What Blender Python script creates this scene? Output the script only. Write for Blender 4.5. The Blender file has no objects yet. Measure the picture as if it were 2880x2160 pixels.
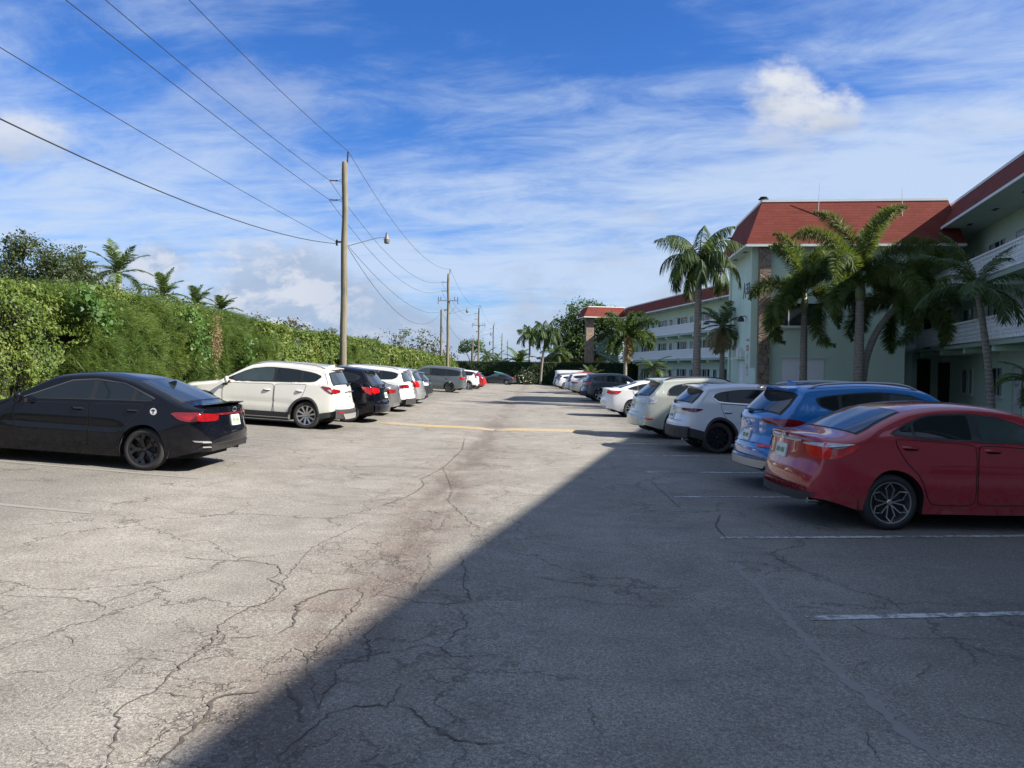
import bpy, math, random
import numpy as np
from mathutils import Vector, Matrix, Euler
R = math.radians
scene = bpy.context.scene
COL = scene.collection
# ------------------------------------------------------------------ camera, sky, sun, exposure
cam_d = bpy.data.cameras.new("camera"); cam = bpy.data.objects.new("camera", cam_d); COL.objects.link(cam)
cam_d.sensor_width = 36; cam_d.lens = 27.03; cam_d.clip_end = 6000
PITCH, ROLL = -1.02, 0.75
cam.matrix_world = Matrix.Translation((0, 0, 1.7)) @ Matrix.Rotation(R(90 + PITCH), 4, 'X') @ Matrix.Rotation(R(ROLL), 4, 'Z')
scene.camera = cam
scene.view_settings.view_transform = 'Standard'; scene.view_settings.look = 'None'
scene.view_settings.exposure = 1.25; scene.view_settings.gamma = 1
SUN_A, SUN_EL = 15.0, 37.7          # degrees towards the viewer from +X, elevation
sun_dir = Vector((math.cos(R(SUN_EL)) * math.cos(R(SUN_A)), -math.cos(R(SUN_EL)) * math.sin(R(SUN_A)), math.sin(R(SUN_EL))))
sl = bpy.data.lights.new("sun", 'SUN'); sl.energy = 5.0; sl.angle = R(0.53); sl.color = (1, .93, .82)
so = bpy.data.objects.new("sun", sl); COL.objects.link(so)
so.rotation_euler = sun_dir.to_track_quat('Z', 'Y').to_euler()

class NT:
    def __init__(s, tree): s.t = tree; s.n = tree.nodes; s.l = tree.links
    def node(s, ty, **kw):
        n = s.n.new(ty)
        for k, v in kw.items(): setattr(n, k, v)
        return n
    def inp(s, n, key, v):
        if v is None: return
        if hasattr(v, 'is_output'): s.l.new(v, n.inputs[key])
        else: n.inputs[key].default_value = v
    def m(s, op, a, b=None, c=None, clamp=False):
        n = s.node('ShaderNodeMath', operation=op, use_clamp=clamp)
        s.inp(n, 0, a); s.inp(n, 1, b); s.inp(n, 2, c)
        return n.outputs[0]
    def sm(s, v, a, b, lo=0., hi=1.):
        n = s.node('ShaderNodeMapRange', interpolation_type='SMOOTHSTEP')
        s.inp(n, 0, v); s.inp(n, 1, a); s.inp(n, 2, b); s.inp(n, 3, lo); s.inp(n, 4, hi)
        return n.outputs[0]
    def noise(s, vec, scale, detail=4, rough=.55, dist=0., out=0):
        n = s.node('ShaderNodeTexNoise'); s.inp(n, 'Vector', vec); s.inp(n, 'Scale', scale)
        s.inp(n, 'Detail', detail); s.inp(n, 'Roughness', rough); s.inp(n, 'Distortion', dist)
        return n.outputs[out]
    def mix(s, f, a, b, mode='MIX'):
        n = s.node('ShaderNodeMix', data_type='RGBA', blend_type=mode)
        s.inp(n, 0, f); s.inp(n, 6, a); s.inp(n, 7, b)
        return n.outputs[2]
    def comb(s, x, y, z=0.):
        n = s.node('ShaderNodeCombineXYZ'); s.inp(n, 0, x); s.inp(n, 1, y); s.inp(n, 2, z); return n.outputs[0]
    def sep(s, v):
        n = s.node('ShaderNodeSeparateXYZ'); s.inp(n, 0, v); return n.outputs
    def ramp(s, f, stops):
        n = s.node('ShaderNodeValToRGB'); s.inp(n, 0, f); e = n.color_ramp.elements
        while len(e) < len(stops): e.new(.5)
        for i, (p, c) in enumerate(stops): e[i].position = p; e[i].color = (*c, 1) if len(c) == 3 else c
        return n.outputs[0]
    def bump(s, h, strength=.3, dist=.01, nrm=None):
        n = s.node('ShaderNodeBump'); s.inp(n, 'Height', h); s.inp(n, 'Strength', strength); s.inp(n, 'Distance', dist)
        s.inp(n, 'Normal', nrm); return n.outputs[0]

world = bpy.data.worlds.new("World"); scene.world = world; world.use_nodes = True
W = NT(world.node_tree); W.n.clear()
sky = W.node('ShaderNodeTexSky', sky_type='NISHITA', sun_disc=False, sun_elevation=R(SUN_EL), sun_rotation=R(90 + SUN_A))
sky.air_density = 1.0; sky.dust_density = .6; sky.ozone_density = 2.5
hs = W.node('ShaderNodeHueSaturation'); W.inp(hs, 'Saturation', 1.25); W.inp(hs, 'Value', .95); W.l.new(sky.outputs[0], hs.inputs['Color'])
tc = W.node('ShaderNodeTexCoord').outputs['Generated']
dx, dy, dz = W.sep(tc)
zc = W.m('ADD', W.m('MAXIMUM', dz, 0.), .10)
px_, py_ = W.m('DIVIDE', dx, zc), W.m('DIVIDE', dy, zc)
# long thin bands of high cloud
a1 = R(13)
qx = W.m('ADD', W.m('MULTIPLY', px_, math.cos(a1)), W.m('MULTIPLY', py_, -math.sin(a1)))
qy = W.m('ADD', W.m('MULTIPLY', px_, math.sin(a1)), W.m('MULTIPLY', py_, math.cos(a1)))
warp = W.noise(W.comb(qx, qy), .5, 3)
c1 = W.noise(W.comb(W.m('MULTIPLY', qx, .42), W.m('ADD', W.m('MULTIPLY', qy, .85), W.m('MULTIPLY', warp, 1.1)), 3.7), 1.05, 8, .60, .4)
c2 = W.noise(W.comb(W.m('MULTIPLY', qx, 1.3), W.m('MULTIPLY', qy, 2.1), 9.1), 1.5, 7, .66, .55)
cir = W.m('ADD', W.m('MULTIPLY', c1, .66), W.m('MULTIPLY', c2, .34))
el = W.m('DIVIDE', dz, W.m('MAXIMUM', W.m('SQRT', W.m('ADD', W.m('MULTIPLY', dx, dx), W.m('MULTIPLY', dy, dy))), .01))
# more veil to the right and low down, clearer high on the left
bias = W.m('ADD', W.m('MULTIPLY', dx, .055), W.m('MULTIPLY', W.sm(el, .50, .12), .12))
cm = W.sm(W.m('ADD', cir, bias), .42, .68)
cm = W.m('MULTIPLY', cm, .90)
blue = W.mix(1., hs.outputs[0], (.50, .70, 1.06, 1), 'MULTIPLY')
col = W.mix(cm, blue, (3.45, 4.2, 5.4, 1))
# low bank of heaped cloud
yy = W.m('MAXIMUM', dy, .05)
u, v = W.m('DIVIDE', dx, yy), W.m('DIVIDE', dz, yy)
uv = W.comb(u, W.m('MULTIPLY', v, 1.7), .0)
n1 = W.noise(uv, 9., 8, .6, .15); n2 = W.noise(uv, 3.2, 3, .5)
hz = W.m('ADD', W.m('MULTIPLY', n1, .5), W.m('MULTIPLY', n2, .75))
bank = W.m('MULTIPLY', W.sm(W.m('ADD', hz, W.m('MULTIPLY', v, -1.45)), .40, .56), W.sm(u, .9, .3))
lite = W.noise(W.comb(W.m('ADD', u, -.012), W.m('MULTIPLY', W.m('ADD', v, -.012), 1.7)), 9., 8, .6, .15)
lit = W.sm(W.m('SUBTRACT', n1, lite), -.05, .09)
leftw = W.sm(u, -.12, -.30)
bcol = W.mix(W.m('MULTIPLY', lit, W.m('ADD', .25, W.m('MULTIPLY', leftw, .6))), (2.35, 2.95, 4.0, 1), (4.4, 4.5, 4.9, 1))
col = W.mix(W.m('MULTIPLY', bank, .85), col, bcol)
# single puffs
for (u0, v0, a, b, k) in ((.345, .362, .055, .050, 1.), (.395, .338, .068, .034, 1.), (.345, .312, .06, .034, .5), (-.66, .293, .10, .040, .8), (-.33, .350, .12, .05, .22), (.60, .33, .10, .02, .25)):
    e = W.m('SUBTRACT', 1., W.m('ADD', W.m('POWER', W.m('ABSOLUTE', W.m('DIVIDE', W.m('SUBTRACT', u, u0), a)), 2.), W.m('POWER', W.m('ABSOLUTE', W.m('DIVIDE', W.m('SUBTRACT', v, v0), b)), 2.)))
    n3 = W.noise(uv, 15., 8, .6)
    msk = W.m('MULTIPLY', W.sm(W.m('ADD', e, W.m('MULTIPLY', W.m('SUBTRACT', n3, .5), 3.0)), -.15, 1.15), k)
    sh = W.sm(W.m('SUBTRACT', v, v0), -b * .9, b * .5)
    col = W.mix(msk, col, W.mix(sh, (2.9, 3.3, 4.1, 1), (4.5, 4.7, 5.1, 1)))
# bright cloud added to the unseen sky behind and overhead, to fill the shade
fill_veil = W.m('MAXIMUM', W.sm(dy, .35, -.3), W.sm(dz, .55, .85))
col = W.mix(W.m('MULTIPLY', fill_veil, .8), col, (2.5, 3.2, 4.5, 1))
below = W.sm(dz, -.01, .0)
col = W.mix(below, (1.3, 1.3, 1.25, 1), col)
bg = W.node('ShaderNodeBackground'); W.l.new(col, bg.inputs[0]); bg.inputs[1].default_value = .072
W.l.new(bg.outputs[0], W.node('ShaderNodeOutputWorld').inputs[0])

# ------------------------------------------------------------------ helpers
def sp(t, k=.35): return k * np.logaddexp(0, np.asarray(t, float) / k)
def g(x, y):
    "height of the ground: the lot rises to the hedge, falls a little to the right and to its far end"
    xr = x - .0297 * y
    v = .055 * (sp(-3.5 - xr) - sp(-11.5 - xr)) - .012 * (sp(xr + 1.2) - sp(xr - 6)) - .03 * np.exp(-((xr + 1.24) / .5) ** 2)
    t = np.clip((np.asarray(y, float) - 55) / 45, 0, 1)
    return v - .2 * t * t * (3 - 2 * t)
def gz(x, y): return float(g(x, y))

MATS = {}
def mat(name, color, rough=.5, metal=0., coat=0., spec=.5, noise=.0, nscale=3., bump=0., bscale=60., alpha=1., emit=None, sheen=0.):
    if name in MATS: return MATS[name]
    m = bpy.data.materials.new(name); m.use_nodes = True; T = NT(m.node_tree)
    b = T.n['Principled BSDF']; b.inputs['Roughness'].default_value = rough; b.inputs['Metallic'].default_value = metal
    b.inputs['Coat Weight'].default_value = coat; b.inputs['Coat Roughness'].default_value = .03
    b.inputs['Specular IOR Level'].default_value = spec
    oc = T.node('ShaderNodeTexCoord').outputs['Object']
    if noise > 0:
        n = T.noise(oc, nscale, 5, .6)
        c = T.mix(n, tuple(x * (1 - noise) for x in color) + (1,), tuple(min(1, x * (1 + noise)) for x in color) + (1,))
        T.l.new(c, b.inputs['Base Color'])
        T.l.new(T.sm(n, .3, .7, rough * .85, min(1, rough * 1.2)), b.inputs['Roughness'])
    else: b.inputs['Base Color'].default_value = (*color, 1)
    if bump > 0: T.l.new(T.bump(T.noise(oc, bscale, 4), bump, .01), b.inputs['Normal'])
    MATS[name] = m
    return m
def matn(name):
    m = bpy.data.materials.new(name); m.use_nodes = True; T = NT(m.node_tree); MATS[name] = m
    return m, T, T.n['Principled BSDF'], T.node('ShaderNodeTexCoord').outputs['Object']

def link(o, parent=None):
    COL.objects.link(o)
    if parent is not None: o.parent = parent
    return o
def tag(o, label=None, cat=None, group=None, kind=None):
    if label: o['label'] = label
    if cat: o['category'] = cat
    if group: o['group'] = group
    if kind: o['kind'] = kind
    return o
def empty(name, loc, rz=0, label=None, cat=None, group=None):
    o = bpy.data.objects.new(name, None); o.location = loc; o.rotation_euler = (0, 0, rz); link(o); o.empty_display_size = .2
    return tag(o, label, cat, group)
class MB:
    "collects shapes and links them as ONE mesh object"
    def __init__(s): s.v = []; s.f = []; s.mi = []; s.cur = 0
    def add(s, vs, fs):
        o = len(s.v); s.v += [tuple(p) for p in vs]; s.f += [tuple(i + o for i in f) for f in fs]; s.mi += [s.cur] * len(fs)
    def box(s, x0, x1, y0, y1, z0, z1):
        s.add([(x0, y0, z0), (x1, y0, z0), (x1, y1, z0), (x0, y1, z0), (x0, y0, z1), (x1, y0, z1), (x1, y1, z1), (x0, y1, z1)],
              [(0, 3, 2, 1), (4, 5, 6, 7), (0, 1, 5, 4), (1, 2, 6, 5), (2, 3, 7, 6), (3, 0, 4, 7)])
    def quad(s, a, b, c, d): s.add([a, b, c, d], [(0, 1, 2, 3)])
    def poly(s, pts): s.add(pts, [tuple(range(len(pts)))])
    def grid(s, P, flip=False):
        P = np.asarray(P, float); n, m = P.shape[:2]
        fs = [(i * m + j, (i + 1) * m + j, (i + 1) * m + j + 1, i * m + j + 1) for i in range(n - 1) for j in range(m - 1)]
        if flip: fs = [f[::-1] for f in fs]
        s.add(P.reshape(-1, 3), fs)
    def prism(s, prof, y0, y1, ax='y'):
        "closed profile (x,z) swept along y (or (y,z) along x)"
        n = len(prof)
        if ax == 'y': vs = [(p[0], y0, p[1]) for p in prof] + [(p[0], y1, p[1]) for p in prof]
        else: vs = [(y0, p[0], p[1]) for p in prof] + [(y1, p[0], p[1]) for p in prof]
        s.add(vs, [tuple(range(n))[::-1], tuple(range(n, 2 * n))] + [(i, (i + 1) % n, n + (i + 1) % n, n + i) for i in range(n)])
    def tube(s, pts, rad, n=8, cap=True):
        pts = [Vector(p) for p in pts]; k = len(pts)
        if not hasattr(rad, '__len__'): rad = [rad] * k
        vs = []; prev = None
        for i, p in enumerate(pts):
            d = (pts[min(i + 1, k - 1)] - pts[max(i - 1, 0)]).normalized()
            if prev is None:
                a = d.cross(Vector((0, 0, 1)))
                if a.length < .2: a = d.cross(Vector((1, 0, 0)))
                a.normalize()
            else: a = (prev - d * prev.dot(d)).normalized()
            prev = a; b = d.cross(a)
            for j in range(n):
                t = 2 * math.pi * j / n
                vs.append(p + (a * math.cos(t) + b * math.sin(t)) * rad[i])
        fs = [(i * n + j, i * n + (j + 1) % n, (i + 1) * n + (j + 1) % n, (i + 1) * n + j) for i in range(k - 1) for j in range(n)]
        if cap: fs += [tuple(range(n))[::-1], tuple(range((k - 1) * n, k * n))]
        s.add(vs, fs)
    def lathe(s, prof, c=(0, 0, 0), n=24, axis='z'):
        "profile of (radius, height)"
        vs = []
        for r, h in prof:
            for j in range(n):
                t = 2 * math.pi * j / n; a, b = r * math.cos(t), r * math.sin(t)
                vs.append((c[0] + a, c[1] + b, c[2] + h) if axis == 'z' else (c[0] + a, c[1] + h, c[2] + b) if axis == 'y' else (c[0] + h, c[1] + a, c[2] + b))
        k = len(prof)
        s.add(vs, [(i * n + j, i * n + (j + 1) % n, (i + 1) * n + (j + 1) % n, (i + 1) * n + j) for i in range(k - 1) for j in range(n)])
    def build(s, name, mats, parent=None, smooth=False, fix=False, bevel=0.):
        me = bpy.data.meshes.new(name); me.from_pydata(s.v, [], s.f)
        if not isinstance(mats, (list, tuple)): mats = [mats]
        for m in mats: me.materials.append(m)
        if len(mats) > 1: me.polygons.foreach_set('material_index', s.mi)
        if fix:
            import bmesh
            bm = bmesh.new(); bm.from_mesh(me); bmesh.ops.remove_doubles(bm, verts=bm.verts, dist=.0004); bmesh.ops.recalc_face_normals(bm, faces=bm.faces); bm.to_mesh(me); bm.free()
        if smooth is True: me.polygons.foreach_set('use_smooth', [True] * len(me.polygons))
        elif smooth: me.polygons.foreach_set('use_smooth', [True] * len(me.polygons)); me.set_sharp_from_angle(angle=R(smooth))
        me.update()
        o = bpy.data.objects.new(name, me); link(o, parent)
        if bevel:
            md = o.modifiers.new('bevel', 'BEVEL'); md.width = bevel; md.segments = 2; md.limit_method = 'ANGLE'
        return o
def mesh_np(name, V, F, m, parent=None, smooth=False):
    "V (n,3) array, F (k,4) array -> object, fast"
    me = bpy.data.meshes.new(name); k, w = F.shape
    me.vertices.add(len(V)); me.vertices.foreach_set('co', np.ascontiguousarray(V, dtype=np.float32).ravel())
    me.loops.add(k * w); me.loops.foreach_set('vertex_index', np.ascontiguousarray(F, dtype=np.int32).ravel())
    me.polygons.add(k); me.polygons.foreach_set('loop_start', np.arange(0, k * w, w, dtype=np.int32))
    me.update(calc_edges=True)
    for mm in (m if isinstance(m, (list, tuple)) else [m]): me.materials.append(mm)
    if smooth: me.polygons.foreach_set('use_smooth', [True] * k)
    o = bpy.data.objects.new(name, me); link(o, parent)
    return o

# ------------------------------------------------------------------ ground materials
def asphalt_mat():
    m, T, b, oc = matn('asphalt')
    X, Y, Z = T.sep(oc)
    xr = T.m('SUBTRACT', X, T.m('MULTIPLY', Y, .0297))
    base = T.noise(oc, .35, 5, .6)
    med = T.noise(oc, 2.2, 5, .65)
    col = T.ramp(T.m('ADD', T.m('MULTIPLY', base, .55), T.m('MULTIPLY', med, .45)), [(.34, (.195, .181, .160)), (.5, (.285, .267, .237)), (.64, (.360, .339, .302))])
    # parking bays are darker than the driving lane
    bay = T.m('MAXIMUM', T.sm(xr, 2.0, 3.6), T.m('MULTIPLY', T.sm(xr, -4.2, -6.2), .7))
    bay = T.m('MULTIPLY', bay, T.sm(med, .25, .6, .6, 1.))
    col = T.mix(T.m('MULTIPLY', bay, .62), col, (.085, .082, .08, 1))
    # oil marks where cars stand
    oil = T.m('MULTIPLY', T.sm(T.noise(T.comb(X, T.m('MULTIPLY', Y, 1.4)), .9, 4, .6), .56, .72), bay)
    col = T.mix(T.m('MULTIPLY', oil, .6), col, (.045, .043, .042, 1))
    # brown run-off stain along the drain line
    wob = T.m('MULTIPLY', T.m('SUBTRACT', T.noise(oc, .5, 3), .5), .9)
    dd = T.m('ABSOLUTE', T.m('ADD', T.m('ADD', xr, 1.25), wob))
    st = T.m('MULTIPLY', T.sm(dd, .95, .05), T.sm(T.noise(oc, 1.6, 5, .65), .32, .62))
    col = T.mix(T.m('MULTIPLY', st, T.sm(Y, 32., 8., .22, .6)), col, (.20, .14, .112, 1))
    core = T.m('MULTIPLY', T.sm(T.m('ABSOLUTE', T.m('ADD', T.m('ADD', xr, 1.22), T.m('MULTIPLY', wob, .35))), .42, .12), T.sm(T.noise(T.comb(T.m('MULTIPLY', X, 3.), T.m('MULTIPLY', Y, .8)), .7, 3), .36, .58))
    col = T.mix(T.m('MULTIPLY', core, T.sm(Y, 40., 12., .3, .62)), col, (.115, .088, .076, 1))
    # streaky scuffs and pale worn patches
    sc = T.noise(T.comb(T.m('MULTIPLY', X, .8), T.m('MULTIPLY', Y, 3.2)), .9, 6, .7)
    col = T.mix(T.m('MULTIPLY', T.sm(sc, .58, .72), .35), col, (.35, .335, .30, 1))
    col = T.mix(T.m('MULTIPLY', T.sm(sc, .44, .28), .45), col, (.115, .105, .10, 1))
    # fine hairline cracks
    wv = T.node('ShaderNodeVectorMath', operation='ADD')
    T.l.new(oc, wv.inputs[0]); nn = T.node('ShaderNodeVectorMath', operation='SCALE'); T.l.new(T.noise(oc, 1.7, 5, .65, 0, 1), nn.inputs[0]); nn.inputs['Scale'].default_value = .9
    T.l.new(nn.outputs[0], wv.inputs[1])
    vo = T.node('ShaderNodeTexVoronoi', feature='DISTANCE_TO_EDGE'); T.l.new(wv.outputs[0], vo.inputs['Vector']); vo.inputs['Scale'].default_value = .62
    vo2 = T.node('ShaderNodeTexVoronoi', feature='DISTANCE_TO_EDGE'); T.l.new(wv.outputs[0], vo2.inputs['Vector']); vo2.inputs['Scale'].default_value = 2.1
    k1 = T.m('MULTIPLY', T.sm(vo.outputs[0], .013, .003), T.sm(T.noise(oc, .45, 2), .42, .56))
    k2 = T.m('MULTIPLY', T.m('MULTIPLY', T.sm(vo2.outputs[0], .030, .005), T.sm(dd, 1.7, .4)), T.sm(T.noise(oc, .8, 2), .42, .54))
    ck = T.m('MAXIMUM', k1, k2)
    col = T.mix(T.m('MULTIPLY', ck, .6), col, (.06, .048, .04, 1))
    # stone chips
    sv = T.node('ShaderNodeTexVoronoi'); T.l.new(oc, sv.inputs['Vector']); sv.inputs['Scale'].default_value = 70
    chip = T.m('MULTIPLY', T.sm(sv.outputs['Distance'], .32, .1), T.sm(T.sep(sv.outputs['Color'])[0], .6, .9))
    fine = T.noise(oc, 120., 3, .7)
    col = T.mix(T.m('MULTIPLY', chip, .7), col, (.62, .60, .54, 1))
    col = T.mix(T.sm(fine, .60, .30, 0., .8), col, (.05, .047, .044, 1))
    grit = T.noise(oc, 46., 4, .8); col = T.mix(T.sm(grit, .56, .36, 0., .60), col, (.07, .064, .058, 1)); col = T.mix(T.sm(grit, .56, .72, 0., .45), col, (.55, .53, .48, 1))
    T.l.new(col, b.inputs['Base Color']); b.inputs['Roughness'].default_value = .9; b.inputs['Specular IOR Level'].default_value = .25
    h = T.m('ADD', T.m('MULTIPLY', fine, .5), T.m('MULTIPLY', T.m('SUBTRACT', T.noise(oc, 38., 3), .5), .7))
    h = T.m('SUBTRACT', h, T.m('MULTIPLY', ck, 1.2))
    nb = T.bump(h, .55, .012)
    T.l.new(T.bump(T.m('MULTIPLY', T.noise(oc, .8, 3), 1.), .35, .12, nb), b.inputs['Normal'])
    return m
M_ASPH = asphalt_mat()
def ground_mat():
    m, T, b, oc = matn('grass_and_soil')
    n = T.noise(oc, 1.3, 6, .65); n2 = T.noise(oc, 25, 3)
    c = T.ramp(n, [(.3, (.035, .055, .018)), (.5, (.06, .085, .028)), (.66, (.12, .10, .06))])
    T.l.new(T.mix(T.m('MULTIPLY', n2, .5), c, (.03, .035, .02, 1)), b.inputs['Base Color']); b.inputs['Roughness'].default_value = 1
    T.l.new(T.bump(n2, .6, .05), b.inputs['Normal']); return m
M_SOIL = ground_mat()
def worn_paint(name, c, wear, dark=(.1, .1, .095)):
    m, T, b, oc = matn(name)
    n = T.noise(oc, 14., 6, .75); n2 = T.noise(oc, 1.1, 3)
    f = T.m('MULTIPLY', T.sm(T.m('ADD', n, T.m('MULTIPLY', n2, .5)), wear + .16, wear), 1.)
    T.l.new(T.mix(f, (*c, 1), (*dark, 1)), b.inputs['Base Color']); b.inputs['Roughness'].default_value = .8
    T.l.new(T.bump(T.noise(oc, 90., 3), .5, .006), b.inputs['Normal'])
    return m
M_LINE = worn_paint('worn_white_paint', (.46, .46, .46), .68, (.14, .135, .13))
M_LINEF = worn_paint('faded_white_paint', (.36, .35, .33), .92, (.2, .19, .175))
M_YEL = worn_paint('worn_yellow_paint', (.40, .27, .09), .72, (.28, .24, .18))
M_CRK = mat('crack_dark', (.07, .058, .05), 1., noise=.5, nscale=30)  # dark brown colour of the crack bands
M_CRKL = mat('crack_rubble', (.19, .165, .14), 1., noise=.5, nscale=40)
M_SCAR = worn_paint('scraped_asphalt', (.36, .35, .33), .84, (.20, .19, .175))

# ground and asphalt sheets
def sheet(name, xs, ys, dzf, m, kind='structure'):
    XX, YY = np.meshgrid(xs, ys, indexing='ij'); Z = g(XX, YY) + dzf
    V = np.stack([XX, YY, Z], -1).reshape(-1, 3); n, k = len(xs), len(ys)
    i, j = np.meshgrid(np.arange(n - 1), np.arange(k - 1), indexing='ij'); a = (i * k + j).ravel()
    F = np.stack([a, a + k, a + k + 1, a + 1], -1)
    return tag(mesh_np(name, V, F, m, smooth=True), kind=kind)
gx = np.r_[np.array([-3000, -1200, -500, -200, -90, -50, -30]), np.arange(-20, 30.1, 1.), np.array([40, 60, 100, 200, 500, 1200, 3000])]
gy = np.r_[np.array([-400, -100]), np.arange(-40, 130, 2.), np.array([140, 170, 220, 300, 450, 700, 1200, 2200, 4000])]
sheet('ground', gx, gy, -.05, M_SOIL)
# asphalt: skewed with the lot, fine near the viewer
us = np.arange(-10.4, 7.61, .24); ys = np.r_[np.arange(-30, 2, 1.), np.arange(2, 30, .4), np.arange(30, 104.1, 1.)]
UU, YY = np.meshgrid(us, ys, indexing='ij'); XX = UU + .0297 * YY
V = np.stack([XX, YY, g(XX, YY)], -1).reshape(-1, 3); k = len(ys)
i, j = np.meshgrid(np.arange(len(us) - 1), np.arange(k - 1), indexing='ij'); a = (i * k + j).ravel()
tag(mesh_np('parking_lot', V, np.stack([a, a + k, a + k + 1, a + 1], -1), M_ASPH, smooth=True), kind='structure')
# kerb and pavement on the building side
mb = MB(); ysk = np.arange(-30, 104.1, 2.)
def P(u, y, z): return (u + .0297 * y, y, gz(u + .0297 * y, y) + z)
mb.grid([[P(7.58, y, -.06), P(7.58, y, .13), P(7.75, y, .135), P(7.75, y, -.06)] for y in ysk])
tag(mb.build('kerb', mat('concrete', (.42, .41, .38), .9, noise=.2, nscale=2, bump=.3)), kind='structure')
mb = MB(); mb.grid([[P(7.752, y, .10), P(9.0, y, .11), P(9.3, y, .11)] for y in ysk])
tag(mb.build('pavement', MATS['concrete']), kind='structure')

def ribbon(mb, pts, w, off, jitter=0., seg=.12, rnd=random.Random(3), taper=True):
    "flat band following the ground through points"
    P0 = [Vector((p[0], p[1])) for p in pts]; out = []
    for a, b in zip(P0[:-1], P0[1:]):
        n = max(1, int((b - a).length / seg))
        for q in range(n): out.append(a.lerp(b, q / n))
    out.append(P0[-1]); L = len(out); rows = []
    for q, p in enumerate(out):
        d = (out[min(q + 1, L - 1)] - out[max(q - 1, 0)]); d.normalize(); nn = Vector((-d.y, d.x))
        if jitter and 0 < q < L - 1: p = p + nn * rnd.uniform(-jitter, jitter)
        ww = w * (rnd.uniform(.45, 1.3) if jitter else 1) * ((min(1, (q + .6) / 4, (L - q - .4) / 4)) if taper else 1) / 2
        rows.append([(p.x + nn.x * s * ww, p.y + nn.y * s * ww, gz(p.x + nn.x * s * ww, p.y + nn.y * s * ww) + off) for s in (-1, 0, 1)])
    mb.grid(rows)
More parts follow.
